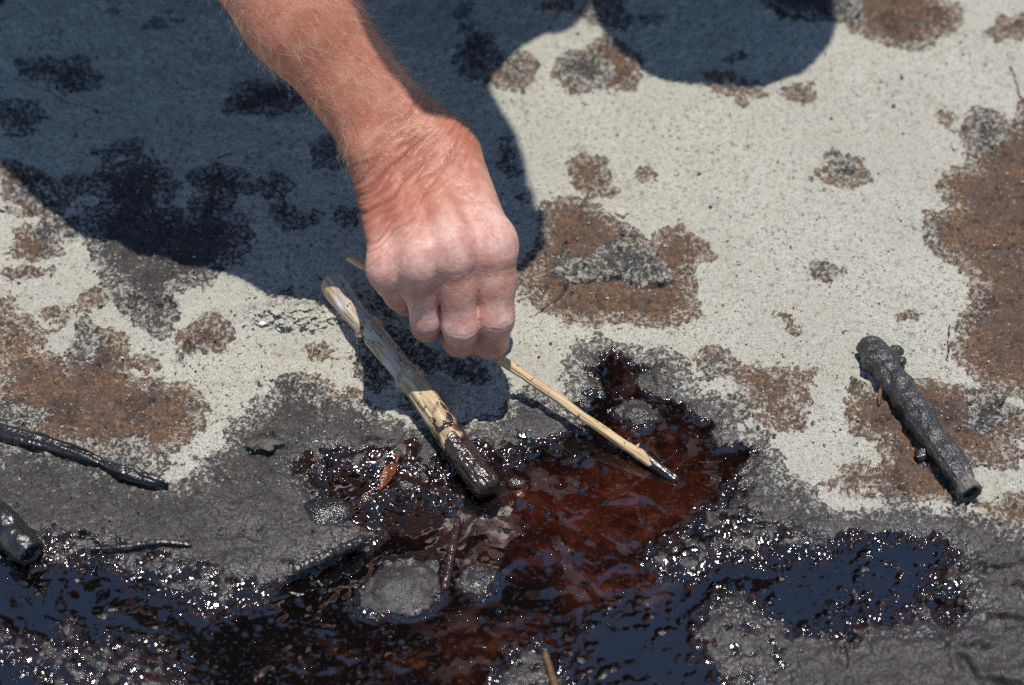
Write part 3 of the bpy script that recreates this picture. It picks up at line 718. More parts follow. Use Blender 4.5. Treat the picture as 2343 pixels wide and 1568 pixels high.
# thin reed held in the hand
REED_A, REED_B = at(1168, 839, .0225), at(1552, 1100, -.0035)
def reed_stick():
    d = REED_B - REED_A
    P0 = REED_A - d * 1.0
    # slide the far end until it shows left of the hand
    n = 110; t = np.linspace(0, 1, n)
    P = np.array([P0 + (REED_B - P0) * k for k in t])
    P[:, 2] += 0.0008 * np.sin(t * 5); P[:, 0] += 0.0004 * np.sin(t * 23) + .0003 * np.sin(t * 51)
    R = 0.86 * interp(t, [(0,.0031),(.4,.0030),(.51,.0034),(.54,.0030),(.8,.0031),(.872,.0033),(.878,.0042),(.886,.0036),(.905,.0038),(.955,.0037),(1,.0031)])
    V, Fc, tt, an, L = tube(P, R, 24, 0.00012, 0.004, 15, long_grain=.00008)
    nz = perlin(an * 1.5, tt * 20, 1.0, 7)
    side = 0.5 + 0.5 * np.cos(an - np.pi * 1.1)
    tar = sstep(0.890, 0.922, tt + 0.012 * nz + 0.045 * (side - .35))
    under_dirt = 0.45 * sstep(0.55, 0.9, 0.5 - 0.5 * np.sin(an) + 0.3 * perlin(an * 3, tt * 60, 1, 9)) * sstep(.5, .56, tt) * sstep(.92, .86, tt)
    root = empty('reed_stick', REED_A)
    tag(root, 'thin straw-coloured reed held in the hand with its dark tip dipped in the tar', 'stick')
    def under(ob):
        ob.parent = root; ob.matrix_parent_inverse = Matrix.Translation(-root.location); return ob
    under(mesh_obj('shaft', V, Fc, M_REED, attrs=wood_attrs(tt, an, L, tar, None, under_dirt, gs=3)))
    i = int(.880 * (n - 1)); v = P[i] + np.array([.0012, .0022, .0030])
    V, Fc, tt, an, L = tube(spline([v - [.0008, .0008, .0014], v, v + [.0008, .0006, .0008]], 5), [.0012, .001, .0008, .0005, .0003], 8)
    under(mesh_obj('bud', V, Fc, M_STRAW))
    V = []; Fc = []                                     # grains of sand stuck along its lower side
    for k in range(420):
        u = RNG.uniform(.5, .93); i = int(u * (n - 1)); a = RNG.normal(np.pi * 1.25, .55)
        A = np.cross(d / np.linalg.norm(d), [0, 0, 1]); A /= np.linalg.norm(A); B = np.cross(A, d / np.linalg.norm(d))
        c = P[i] + (P[min(i + 1, n - 1)] - P[i]) * RNG.uniform() + (A * math.cos(a) + B * math.sin(a)) * R[i] * 1.02
        r = RNG.uniform(.00022, .00050); b = len(V)
        for q in ((1,0,0),(-1,0,0),(0,1,0),(0,-1,0),(0,0,1),(0,0,-1)): V.append(c + np.array(q) * r * RNG.uniform(.7, 1.3))
        Fc += [(b+i0, b+i1, b+i2) for i0, i1, i2 in ((0,2,4),(2,1,4),(1,3,4),(3,0,4),(2,0,5),(1,2,5),(3,1,5),(0,3,5))]
    g = under(mesh_obj('sand_grains', V, Fc, M_SANDC, smooth=False)); g['kind'] = 'stuff'
    return root
reed_stick()

def tar_stick(name, key, R, label, mat, tarf, seg=26, rough=.0012, n=90, hollow=0.0, seed=5, grime_sheen=None, stain=None, group=None, cat='stick', lg=0.0, rs=0.006):
    P = spline([at(*k) if len(k) == 3 else k for k in key], n)
    t = np.linspace(0, 1, n)
    V, Fc, tt, an, L = tube(P, interp(t, R), seg, rough, rs, seed, hollow, long_grain=lg)
    tar = tarf(tt, an)
    o = mesh_obj(name, V, Fc, mat, attrs=wood_attrs(tt, an, L, tar, None if stain is None else stain(tt, an), None if grime_sheen is None else grime_sheen(tt, an)))
    tag(o, label, cat, group)
    return o

# dark sand-crusted stick with a hollow end
def crusted_stick():
    key = [(1985,782,.0075),(2030,845,.0085),(2085,925,.0095),(2140,1010,.0098),(2185,1075,.0096),(2222,1128,.0092)]
    P = spline([at(*k) for k in key], 150); t = np.linspace(0, 1, 150)
    R = interp(t, [(0,.0062),(.05,.0086),(.14,.0100),(.20,.0084),(.28,.0090),(.38,.0080),(.5,.0082),(.62,.0074),(.7,.0076),(.9,.0068),(1,.0074)])
    V, Fc, tt, an, L = tube(P, R, 48, .0016, .0125, 12, hollow=1.6, flat=.88, long_grain=.0006)
    root = empty('crusted_stick', at(2110, 960))
    tag(root, 'short charcoal stick crusted with tar and sand, hollow at its near end', 'stick')
    tar = 0.95 - 0.55 * sstep(.90, .94, tt) * (0.5 + 0.5 * np.sin(an)) - 0.7 * sstep(.55, .75, perlin(an * 3, tt * 40, 1, 5)) * sstep(.35, .1, tt)
    def under(ob):
        ob.parent = root; ob.matrix_parent_inverse = Matrix.Translation(-root.location); return ob
    gr = 0.22 * sstep(.88, .95, tt) + 0.4 * sstep(.4, .7, perlin(an * 3, tt * 40, 1, 15)) * sstep(.4, .1, tt)
    under(mesh_obj('shaft', V, Fc, M_TARSTICK, attrs=wood_attrs(tt, an, L, tar, None, gr)))
    for (x, y, z, r) in ((2052,800,.008,.0042),(2062,826,.007,.0034),(2015,868,.008,.003)):
        c = at(x, y, z)
        V, Fc, tt, an, L = tube(spline([c - [.002,.001,.002], c, c + [.001,.001,.002]], 7), np.array([.3,.8,1,1,.9,.7,.3]) * r, 12, .0008, .003, int(x))
        under(mesh_obj('tar_clot', V, Fc, M_TARSTICK, attrs=wood_attrs(tt, an, L, 0.95 + 0 * tt, None, None)))
    c = at(2012, 905, .004)
    V, Fc, tt, an, L = tube(spline([c + [.0015, .005, .002], c, c + [-.0008, -.006, -.002]], 8), [.0006,.0012,.0014,.0014,.0013,.0012,.001,.0005], 9, .0003, .002, 3)
    under(mesh_obj('side_twig', V, Fc, M_TWIG))
    return root
crusted_stick()
tar_stick('split_stick', [(-60,968,.0060),(60,1003,.0058),(150,1028,.0058),(225,1058,.0052),(300,1088,.0048),(385,1112,.0030)],
          [(0,.0044),(.4,.0042),(.55,.0030),(.62,.0022),(.75,.0036),(.92,.0026),(1,.0010)], 'long split black stick lying across the brown patch on the left', M_WETSTICK, lambda t, a: 0.8 + 0.35 * perlin(a * 2, t * 25, 1, 5), rough=.0006, seed=9, lg=.0012, rs=.012,
          stain=lambda t, a: sstep(.4, .7, perlin(a * 2, t * 30, 1, 8)) * 0.6)
tar_stick('split_tip', [(305,1083,.0066),(345,1092,.0068),(386,1107,.0052)], [(0,.0010),(.3,.0019),(.7,.0018),(1,.0004)], 'thin black splinter lying along the tip of the split stick', M_WETSTICK, lambda t, a: 0.9 + 0 * t, seg=12, rough=.0004, n=24, cat='splinter')
tar_stick('stick_stump', [(-50,1140,.0060),(-10,1180,.0065),(30,1225,.0065),(72,1268,.0055)], [(0,.0080),(.5,.0094),(.9,.0090),(1,.0080)], 'fat black tar-soaked stick end at the left edge above the dark pool', M_WETSTICK, lambda t, a: 0.95 + 0 * t, rough=.0010, seed=19, hollow=.9, rs=.010)
tar_stick('shore_stick', [(658,1318,.0028),(720,1285,.0048),(780,1258,.0046),(838,1232,.0028)], [(0,.0014),(.1,.0027),(.5,.0030),(.9,.0026),(1,.0012)], 'tar-coated stick lying along the pool edge beside the grey crust', M_WETSTICK, lambda t, a: 0.95 + 0 * t, rough=.0011, seed=29, rs=.004)
tar_stick('thin_twig', [(205,1256,.0015),(290,1252,.0022),(370,1240,.0024),(440,1248,.0014)], [(0,.0010),(.4,.0017),(.8,.0014),(1,.0006)], 'thin wet black twig bent over the glittering tar on the left', M_WETSTICK, lambda t, a: 0.95 + 0 * t, seg=12, rough=.0006, n=50, seed=39, cat='twig')

def twig(name, key, R, label, mat, cat='twig', seg=10, n=24, rough=.0003, flat=1.0, group=None):
    P = spline([at(*k) if len(k) == 3 else k for k in key], n)
    V, Fc, tt, an, L = tube(P, interp(np.linspace(0, 1, n), R), seg, rough, .003, int(key[0][0]) % 97, flat=flat)
    return tag(mesh_obj(name, V, Fc, mat), label, cat, group)

lv = LEVEL
twig('submerged_twig', [(1048,1185,lv+.0018),(1038,1235,lv+.0020),(1028,1290,lv+.0018),(1016,1350,lv+.0008)], [(0,.0012),(.1,.0022),(.4,.0023),(.47,.0030),(.53,.0023),(.95,.0024),(1,.0014)], 'red-brown twig floating upright in the liquid tar beside the grey islet', M_REDTWIG, rough=.0004, n=40)
twig('broken_twig', [(1245,1490,.000),(1258,1530,.0015),(1275,1590,.0015)], [(0,.0006),(.2,.0016),(1,.0020)], 'brown twig stub poking into the bottom edge beside the pool', M_TWIG)
p = hz(2000, 46); q = hz(2060, 60); r = hz(2130, 64)
twig('curved_twig', [p + [0,0,.0020], q + [0,0,.0028], r + [0,0,.0018]], [(0,.0010),(.15,.0024),(.9,.0022),(1,.0010)], 'brown twig lying on the rusty patch in the upper right corner', M_TWIG)
def lying(name, a, b, r, label, mat, cat='twig', mid=(0, 0), lift=.001, flat=1.0, group=None):
    p = hz(*a); q = hz(*b); m = (p + q) / 2 + [mid[0], mid[1], lift * .6]
    return twig(name, [p + [0,0,lift], m + [0,0,lift], q + [0,0,lift]], [(0,r*.35),(.2,r),(.8,r*.9),(1,r*.3)], label, mat, cat, flat=flat, group=group)
lying('dark_twig', (2195,418), (2262,412), .0022, 'short black twig on the brown tar near the right edge', M_DARKTWIG, lift=.0018)
lying('curled_leaf', (2238,640), (2282,624), .0024, 'curled tan leaf shred on the brown tar near the right edge', M_LEAF, 'leaf', (0,.002), .002, .35)
lying('leaf_sliver', (2302,637), (2342,626), .0018, 'amber leaf sliver at the right edge beside the curled leaf', M_LEAF, 'leaf', (0,.001), .0016, .4)
lying('black_twig', (1786,1240), (1843,1258), .0014, 'straight black twig on grey tar above the right-hand blue pool', M_DARKTWIG, lift=.0012)
lying('rust_twig', (1795,1212), (1824,1226), .0013, 'stubby rust-brown twig right of the pool bank', M_TWIG, lift=.0012)
lying('tan_chip', (2206,1215), (2230,1216), .0016, 'tiny tan wood chip on the grey tar at the right', M_LEAF, 'chip', flat=.5)
lying('pale_chip', (1680,1533), (1706,1528), .0019, 'pale straw chip on glittering tar at the bottom right', M_STRAW, 'chip', flat=.5)
p = hz(2262, 1092); q = hz(2270, 1118)
twig('cream_splinter', [p + [0,0,.003], (p+q)/2 + [0,0,.0035], q + [0,0,.002]], [(0,.0012),(.3,.0020),(.8,.0019),(1,.0012)], 'cream splinter beside the hollow end of the crusted stick', M_STRAW, 'splinter', flat=.6)
p = hz(2240, 1048); q = hz(2262, 1112)
twig('charred_twig', [p + [0,0,.0025], (p+q)/2 + [.001,0,.0035], q + [0,0,.002]], [(0,.0012),(.3,.0026),(.8,.0022),(1,.0010)], 'small charred twig right of the hollow stick end', M_DARKTWIG, rough=.0007)
p = hz(2250, 1062); q = hz(2276, 1082)
lying('rust_needle', (2148,918), (2215,938), .0011, 'rusty needle on the brown crust right of the crusted stick', M_TWIG, 'needle')
lying('brown_needle', (2108,1048), (2078,1052), .0009, 'short brown needle left of the crusted stick', M_TWIG, 'needle')
# rootlets by the brown patch beside the hand
p = [hz(1205,727), hz(1245,708), hz(1282,682), hz(1302,650)]
twig('rootlet', [v + [0,0,.0011] for v in p], [(0,.0005),(.5,.0011),(1,.0008)], 'thin dark rootlet curving out of the brown patch beside the fingers', M_ROOT, 'root', n=40)
p = [hz(1218,648), hz(1240,668), hz(1264,688)]
twig('rootlet', [v + [0,0,.0009] for v in p], [(0,.0004),(.5,.0009),(1,.0006)], 'short straight rootlet meeting the curved rootlet beside the fingers', M_ROOT, 'root')
p = [hz(1255,462), hz(1300,482), hz(1345,500), hz(1380,520)]
twig('rootlet', [v + [0,0,.0009] for v in p], [(0,.0004),(.4,.0008),(1,.0003)], 'hair-thin rootlet along the top of the large brown patch', M_ROOT, 'root', n=40)
# leaves stuck in the tar left of the cane
def leaf(name, a, b, w, label, mat, lift=.003, bend=.001, cat='leaf'):
    p = at(*a, LEVEL + lift); q = at(*b, LEVEL + lift * .4); d = q - p; L = np.linalg.norm(d)
    s = np.cross(d / L, [0, 0, 1]); V = []; Fc = []
    n = 10
    for i in range(n + 1):
        u = i / n; ww = w * (math.sin(math.pi * min(1, .12 + .86 * u)) ** .7)
        c = p + d * u + np.array([0, 0, bend * math.sin(math.pi * u)])
        for k in (-1, -.5, 0, .5, 1): V.append(c + s * ww * k + np.array([0, 0, .0011 * (abs(k) - .5) + .0004 * math.sin(i * 2.1 + k * 3)]))
    for i in range(n):
        for k in range(4): Fc.append((i*5+k, i*5+k+1, i*5+k+6, i*5+k+5))
    N = len(V)
    V += [v - np.array([0, 0, .0005]) for v in V]
    Fc += [tuple(N + j for j in f[::-1]) for f in Fc]
    return tag(mesh_obj(name, V, Fc, mat), label, cat)
leaf('orange_leaf', (903,1060), (868,1122), .0036, 'glossy orange leaf sliver stuck in the tar left of the cane', M_ORANGE)
leaf('tarred_leaf', (868,1118), (822,1165), .0034, 'dark tar-smeared leaf blade below the orange leaf sliver', M_REDTWIG, .0026)
leaf('leaf_tip', (912,1035), (905,1068), .0014, 'small rust leaf tip standing above the orange leaf sliver', M_ORANGE, .0045)
p = [hz(850,1062), hz(890,1035), hz(925,1020), hz(965,1035), hz(1000,1060), hz(1020,1068)]
twig('dry_stem', [v + [0,0,.0022] for v in p], [(0,.0004),(.5,.0010),(1,.0006)], 'arched dry grass stem over wet tar left of the cane', M_TWIG, 'stem', n=50)
p = [hz(1090,1012), hz(1120,1008), hz(1160,1014)]
twig('dry_stem', [v + [0,0,.0024] for v in p], [(0,.0008),(.5,.0014),(1,.0006)], 'glistening brown stem right of the cane at the pool edge', M_REDTWIG, 'stem', n=30)

# lumps and crumbs
def blob(name, c, r, mat, label, cat, group=None, seed=1, sq=(1, 1, .8), sub=3, amp=.25):
    import bmesh
    bm = bmesh.new(); bmesh.ops.create_icosphere(bm, subdivisions=sub, radius=1.0)
    V = np.array([v.co for v in bm.verts]); Fc = [tuple(v.index for v in f.verts) for f in bm.faces]; bm.free()
    k = 1 + amp * perlin(V[:, 0] * 1.3 + V[:, 2], V[:, 1] * 1.3 - V[:, 2] * .7, .9, seed) + amp * .5 * perlin(V[:, 0] - V[:, 2], V[:, 1] + V[:, 2], .35, seed + 4)
    V = V * k[:, None] * np.array(sq) * r
    o = mesh_obj(name, V, Fc, mat); o.location = c
    return tag(o, label, cat, group)
blob('white_pebble', hz(600, 740, .0008), .0016, M_WHITE, 'tiny bright white pebble on the pale sand left of the cane', 'pebble', sq=(1.2,.9,.6))
blob('sand_clod', hz(1421, 486, .001), .0034, M_SANDC, 'small pale sand clod on the upper part of the large brown patch', 'clod', seed=5, sq=(1.2,.9,.6), amp=.6)
blob('sand_clod', hz(2185, 338, .0008), .0022, M_SANDC, 'small pale clod at the top of the right brown area', 'clod', seed=7)
blob('tar_pellet', hz(2110, 1040, .003), .0046, M_TARC, 'shiny black tar pellet left of the crusted stick', 'pellet', seed=9)
blob('tar_pellet', hz(2112, 1066, .001), .0030, M_TARC, 'smaller black tar crumb below the shiny pellet', 'pellet', seed=11)
blob('amber_bead', at(1180, 1106, LEVEL + .0006), .0050, M_REDTWIG, 'wet reddish wood bit in the tar right of the cane tip', 'bead', seed=13, sq=(1.2,.9,.6))
blob('amber_bead', at(1187, 1133, LEVEL + .0006), .0032, M_ORANGE, 'amber bead in the tar under the reddish wood bit', 'bead', seed=15, sq=(1,.9,.8))
blob('tar_clod', at(748, 1176, LEVEL + .002), .0125, M_TARC, 'rounded dark tar clod in the wet edge left of the pool', 'clod', seed=17, sq=(1.1,.9,.5))
p = hz(605, 1020)
blob('flat_chip', p + [0, 0, .0016], .0078, M_CHIP, 'flat greyish chip on the dark crust below the pale sand', 'chip', seed=19, sq=(1.05,.62,.13), amp=.6)
def scatter(name, n, mat, region, r0, r1, label, seed):
    rg = np.random.default_rng(seed); V = []; Fc = []
    for k in range(n):
        x, y = region(rg); c = hz(x, y)
        if c[2] < LEVEL + .0012: continue
        r = rg.uniform(r0, r1) * (1 if rg.uniform() > .1 else 1.6)
        b = len(V); c = c + [0, 0, r * .35]
        a = rg.uniform(0, 6.28); ca, sa = math.cos(a), math.sin(a)
        for q in ((1,0,0),(-1,0,0),(0,1,0),(0,-1,0),(0,0,1),(0,0,-1)):
            w = np.array([q[0]*ca - q[1]*sa, q[0]*sa + q[1]*ca, q[2]*.7]) * r * rg.uniform(.6, 1.4); V.append(c + w)
        Fc += [(b+i0, b+i1, b+i2) for i0, i1, i2 in ((0,2,4),(2,1,4),(1,3,4),(3,0,4),(2,0,5),(1,2,5),(3,1,5),(0,3,5))]
    o = mesh_obj(name, V, Fc, mat, smooth=False)
    return tag(o, label, None, None, 'stuff')
scatter('sand_crumbs', 700, M_SANDC, lambda g: (g.normal(690, 60), g.normal(722, 16)), .0005, .0016, 'loose pale sand crumbs heaped left of the cane', 3)
scatter('sand_grit', 3200, M_SANDC, lambda g: (g.uniform(0, 2342), g.uniform(30, 1150)), .00022, .0007, 'pale sand grit strewn over the crust', 5)
scatter('tar_grit', 1300, M_TARC, lambda g: (g.uniform(0, 2342), g.uniform(30, 1540)), .0003, .0009, 'fine dark tar grit strewn over the crust', 7)

# gas bubbles standing on the liquid
def bubble_mesh():
    V = [(0, 0, .8)]; Fc = []; S = 16
    for i in range(1, 6):
        a = i / 5 * math.pi / 2
        for j in range(S):
            V.append((math.sin(a) * math.cos(2*math.pi*j/S), math.sin(a) * math.sin(2*math.pi*j/S), .8 * math.cos(a)))
    for rad, z in ((1.14, -.10), (1.45, -.3)):
        for j in range(S): V.append((rad * math.cos(2*math.pi*j/S), rad * math.sin(2*math.pi*j/S), z))
    for j in range(S): Fc.append((0, 1 + j, 1 + (j + 1) % S))
    for i in range(6):
        for j in range(S):
            a = 1 + i * S + j; b = 1 + i * S + (j + 1) % S; Fc.append((a, a + S, b + S, b))
    return V, Fc
BUB = [(1470,918,10),(1540,982,11),(1598,965,9),(1563,1000,8),(1450,955,9),(1420,1012,8),(1468,1022,9),(1348,1002,8),(1338,1040,10),(1300,995,9),(1385,1075,9),(1385,1150,7),(1215,1160,9),(1250,1180,8),(1330,1125,8),
       (738,1352,9),(745,1328,5),(683,1375,10),(690,1384,6),(575,1412,8),(620,1420,8),(592,1438,9),(560,1452,8),(540,1440,7),(640,1395,6),(790,1395,8),(812,1410,7),(735,1452,10),(765,1468,8),(700,1448,6),
       (918,1470,8),(1010,1285,6),(1075,1265,7),(1095,1258,6),(1160,1215,8),(1205,1205,8),(1235,1268,9),(1190,1300,8),(1100,1418,9),(1113,1440,8),(1140,1400,7),(1255,1305,9),(1290,1320,6),(1345,1330,6),
       (1250,1420,8),(1235,1455,9),(1280,1470,8),(1330,1435,7),(1420,1515,7),(1395,1430,8),(1140,1518,10),(1152,1540,9),(985,1530,6),(868,1548,6),(820,1510,6),(350,1540,6),(470,1450,6),(1490,1480,6),(1350,1392,9),(1180,1392,6),(905,1165,8),(925,1185,7),(880,1190,7),(985,1155,9),(1010,1165,7)]
bv, bf = bubble_mesh(); proto = None
for k, (x, y, r) in enumerate(BUB):
    if proto is None:
        proto = mesh_obj('tar_bubble', bv, bf, M_POOL, colors={'depth': np.tile([.25, 0, 0, 1], (len(bv), 1))}); o = proto
    else:
        o = proto.copy(); COL.objects.link(o)
    o.location = at(x, y, LEVEL); s = r / 4000; o.scale = (s, s, s * .95); o.rotation_euler = (0, 0, k)
    tag(o, 'small glossy gas bubble standing on the dark liquid tar', 'bubble', 'gas bubbles on the tar pool')
# ------------------------------------------------------------------ the person: crouching beyond the top edge, right hand reaching in
def cone(P, a, b, ra, rb, n=None, s=1.0):
    a = np.asarray(a, float); b = np.asarray(b, float)
    pa = P - a; ba = b - a
    t = np.clip((pa @ ba) / (ba @ ba + 1e-12), 0, 1)
    q = pa - t[:, None] * ba
    r = ra + (rb - ra) * t
    if n is not None:
        n = np.asarray(n, float); n = n / np.linalg.norm(n)
        q = q + (q @ n)[:, None] * n * (1 / s - 1)
        return (np.linalg.norm(q, axis=1) - r) * min(1.0, s)
    return np.linalg.norm(q, axis=1) - r

def smin(a, b, k):
    h = np.clip(0.5 + 0.5 * (b - a) / k, 0, 1)
    return b + (a - b) * h - k * h * (1 - h)

def smax(a, b, k): return -smin(-a, -b, k)

def G3(x, y, z): return np.array([x + 0.055 * z, y + 0.02 * z, z])   # a point whose sun shadow falls at x, y

WR = at(932, 352, .117)                        # wrist
EL = WR + np.array([-.166, .106, .198])        # elbow
SH = G3(-.262, .205, .56)                      # right shoulder
SL = G3(.075, .445, .62)                        # left shoulder
NK = G3(-.090, .275, .615)                      # neck root
PV = np.array([-.02, .76, .33])                # pelvis
FDIR = (WR - EL) / np.linalg.norm(WR - EL)
LAT = np.array([.80, .30, .10]); LAT -= FDIR * (LAT @ FDIR); LAT /= np.linalg.norm(LAT)
DOR = np.cross(FDIR, LAT); DOR = DOR if DOR[2] > 0 else -DOR
# knuckles: picture position and height of each joint centre
MCP = [at(1130, 556, .1090), at(1037, 566, .1125), at(955, 588, .1085), at(884, 608, .1000)]
PIP = [at(1133, 729, .0700), at(1054, 750, .0675), at(974, 736, .0675), at(913, 676, .0745)]
DIP = [at(1121, 780, .0420), at(1052, 778, .0425), at(977, 748, .0470), at(931, 690, .0560)]
TIP = [at(1097, 776, .0255), at(1046, 762, .0265), at(985, 737, .0330), at(952, 690, .0420)]
RAD = [(.0127, .0110, .0106, .0101, .0082), (.0122, .0100, .0100, .0095, .0080), (.0114, .0090, .0085, .0083, .0074), (.0108, .0086, .0081, .0077, .0066)]
CMC = [WR + LAT * .020 + np.array([.004, -.012, .001]), WR + LAT * .008 + np.array([.003, -.013, .003]), WR - LAT * .006 + np.array([0, -.012, .002]), WR - LAT * .0155 + np.array([-.001, -.012, -.002])]
TH = [WR + LAT * .0245 + np.array([.004, -.013, -.010]), at(1126, 640, .050), at(1096, 738, .0335), at(1082, 778, .0235)]

def hand_sdf(P):
    palm = None
    for i in range(4):
        d = cone(P, CMC[i], MCP[i], .0135, RAD[i][0] - .0008)
        palm = d if palm is None else smin(palm, d, .010)
    for i in range(3):                           # flesh between the metacarpals, palm side
        a = (CMC[i] + CMC[i + 1]) / 2 - np.array([0, 0, .008]); b = (MCP[i] * .42 + MCP[i + 1] * .42 + (PIP[i] + PIP[i + 1]) * .08) - np.array([0, -.004, .006])
        palm = smin(palm, cone(P, a, b, .0140, .0105), .010)
    hyp = cone(P, WR - LAT * .0145 + np.array([0, -.012, -.012]), MCP[3] + np.array([.004, .014, -.018]), .0130, .0115)
    palm = smin(palm, hyp, .012)
    thumb = smin(cone(P, TH[0], TH[1], .0165, .0135), cone(P, TH[1], TH[2], .0125, .0112), .006)
    thumb = smin(thumb, cone(P, TH[2], TH[3], .0112, .0088), .004)
    web = cone(P, (CMC[0] + TH[0]) / 2 + np.array([.002, -.003, 0]), MCP[0] * .75 + TH[1] * .25, .0158, .0100)
    palm = smin(palm, web, .012)
    palm = smin(palm, thumb, .008)
    for i in range(4):                           # knuckle heads and extensor tendons
        palm = smin(palm, np.linalg.norm(P - (MCP[i] + np.array([0, .0010, .0026])), axis=1) - (RAD[i][0] - .0019), .0070)
        a = WR * .6 + CMC[i] * .4 + DOR * .0135; b = MCP[i] + np.array([0, .012, .0118])
        palm = smin(palm, cone(P, a, b, .0012, .0019), .0045)
    fing = None
    for i in range(4):
        r = RAD[i]
        md = MCP[i] * .5 + PIP[i] * .5 
        f = smin(cone(P, MCP[i] + (PIP[i] - MCP[i]) * .12 + np.array([0, -.0034, 0]), md, r[0] - .0012, r[1]), cone(P, md, PIP[i], r[1], r[2]), .006)
        f = smin(f, cone(P, PIP[i], DIP[i], r[2] - .0004, r[3]), .0035)
        f = smin(f, cone(P, DIP[i], TIP[i], r[3], r[4]), .003)
        fing = f if fing is None else smin(fing, f, .0007)
    return smin(palm, fing, .0075)

def arm_sdf(P):
    w = None
    for s in (-1, 1):                             # wrist and forearm, wider than thick
        c = cone(P, WR + LAT * s * .0082 - FDIR * .004, WR + LAT * s * .0085 + FDIR * .012, .0186, .0182)
        c = smin(c, cone(P, WR + LAT * s * .0082, EL * .35 + WR * .65 + LAT * s * .0085, .0182, .0200), .02)
        c = smin(c, cone(P, EL * .35 + WR * .65 + LAT * s * .0085, EL * .75 + WR * .25 + LAT * s * .009, .0200, .0295), .02)
        w = c if w is None else smin(w, c, .012)
    w = smin(w, cone(P, EL * .75 + WR * .25, EL, .040, .040), .02)
    w = smin(w, np.linalg.norm(P - (WR - LAT * .0165 - FDIR * .016 + DOR * .0085), axis=1) - .0110, .010)   # ulna head
    w = smin(w, cone(P, EL, EL * .4 + SH * .6, .041, .050), .02)
    w = smin(w, cone(P, EL * .4 + SH * .6, SH, .050, .058), .02)
    return w

HR = np.array(Matrix.Rotation(math.radians(24.8), 3, 'Z') @ Matrix.Rotation(math.radians(40), 3, 'X'))   # looking down at the hand; local -y is the face, z the crown
HD = G3(-.059, .127, .650) - HR @ np.array([0, .018, .024])
def head_sdf(P):
    q = (P - HD) @ HR
    def ell3(c, r):
        k = (q - np.array(c)) / np.array(r); L = np.linalg.norm(k, axis=1)
        return (L - 1) * min(r)
    d = ell3((0, .015, .02), (.064, .095, .090))
    d = smin(d, ell3((0, -.035, -.045), (.054, .062, .075)), .03)
    d = smin(d, ell3((0, -.075, -.095), (.026, .026, .020)), .02)           # chin
    d = smin(d, np.linalg.norm(q - np.array([0, -.112, -.030]), axis=1) - .011, .012)   # nose
    d = smin(d, cone(q, (0, -.090, .008), (0, -.110, -.028), .007, .010), .008)
    for s in (-1, 1):
        d = smin(d, cone(q, (s*.012, -.088, .022), (s*.042, -.078, .022), .008, .007), .010)  # brow
        d = smax(d, -(np.linalg.norm(q - np.array([s*.031, -.102, .004]), axis=1) - .015), .008)  # eye socket
        d = smin(d, np.linalg.norm(q - np.array([s*.031, -.083, .004]), axis=1) - .012, .002)     # eyeball
        d = smin(d, ell3((s*.066, .012, -.012), (.010, .020, .032)), .006)                       # ear
    for zz in (-.062, -.071):
        d = smin(d, cone(q, (-.019, -.088, zz), (.019, -.088, zz), .0055, .0055), .003)   # lips
    return d

def torso_sdf(P, grow=0.0):
    d = cone(P, NK * .75 + PV * .25, PV, .125 + grow, .135 + grow, (0, .55, .8), .72)
    ch = G3(-.150, .190, .49); d = smin(d, cone(P, ch, NK * .6 + PV * .4, .100 + grow, .11 + grow), .05)
    d = smin(d, cone(P, SH * .85 + NK * .15 + np.array([-.01, .05, -.05]), PV * .5 + NK * .5, .085 + grow, .12 + grow), .05)
    d = smin(d, cone(P, SH + (NK - SH) * .15, SL + (NK - SL) * .15, .058 + grow, .058 + grow), .06)
    return d

KL = G3(.140, .315, .430); KR = G3(-.350, .275, .430)
FL = np.array([.20, .60, .07]); FR_ = np.array([-.30, .64, .07])
LE = SL + np.array([.10, .04, -.25]); LW = KL + np.array([.03, .09, .06])
def legs_sdf(P, grow=0.0):
    d = smin(cone(P, PV + [.08, 0, 0], KL, .088 + grow, .060 + grow), cone(P, KL, FL, .058 + grow, .045 + grow), .03)
    d2 = smin(cone(P, PV + [-.08, 0, 0], KR, .088 + grow, .060 + grow), cone(P, KR, FR_, .058 + grow, .045 + grow), .03)
    return smin(smin(d, d2, .03), cone(P, PV + [-.07, 0, 0], PV + [.07, 0, 0], .13 + grow, .13 + grow), .05)

def left_arm(P, grow=0.0, full=True):
    d = cone(P, SL, LE, .055 + grow, .042 + grow)
    if full:
        d = smin(d, cone(P, LE, LW, .040, .027), .02)
        d = smin(d, cone(P, LW, LW + [-.06, -.03, -.005], .026, .02, (0, 0, 1), .6), .015)
        for k in range(4):
            b = LW + np.array([-.06, -.035 + .018 * k - .01, -.004]); d = smin(d, cone(P, b, b + [-.055, -.02 + .006 * k, -.035], .0095, .0075), .006)
        d = smin(d, cone(P, LW + [-.03, -.03, 0], LW + [-.06, -.075, -.02], .012, .009), .008)
    return d

def body_sdf(P):
    near = np.ones(len(P), bool)
    arm = arm_sdf(P)
    d = arm
    hm = np.linalg.norm(P - WR, axis=1) < 0.17
    if hm.any():
        h = hand_sdf(P[hm]); d = d.copy(); d[hm] = smin(d[hm], h, .012)
    um = P[:, 2] > .22
    if um.any():
        Q = P[um]
        o = smin(head_sdf(Q), cone(Q, NK, HD + np.array([0, .05, -.045]), .058, .052), .03)
        o = smin(o, torso_sdf(Q), .04); o = smin(o, left_arm(Q), .03)
        o = smin(o, legs_sdf(Q), .04)
        d = d.copy(); d[um] = smin(d[um], o, .03)
    lm = (P[:, 1] > .35) & ~um
    if lm.any():
        d = d.copy(); d[lm] = np.minimum(d[lm], legs_sdf(P[lm]))
    return d

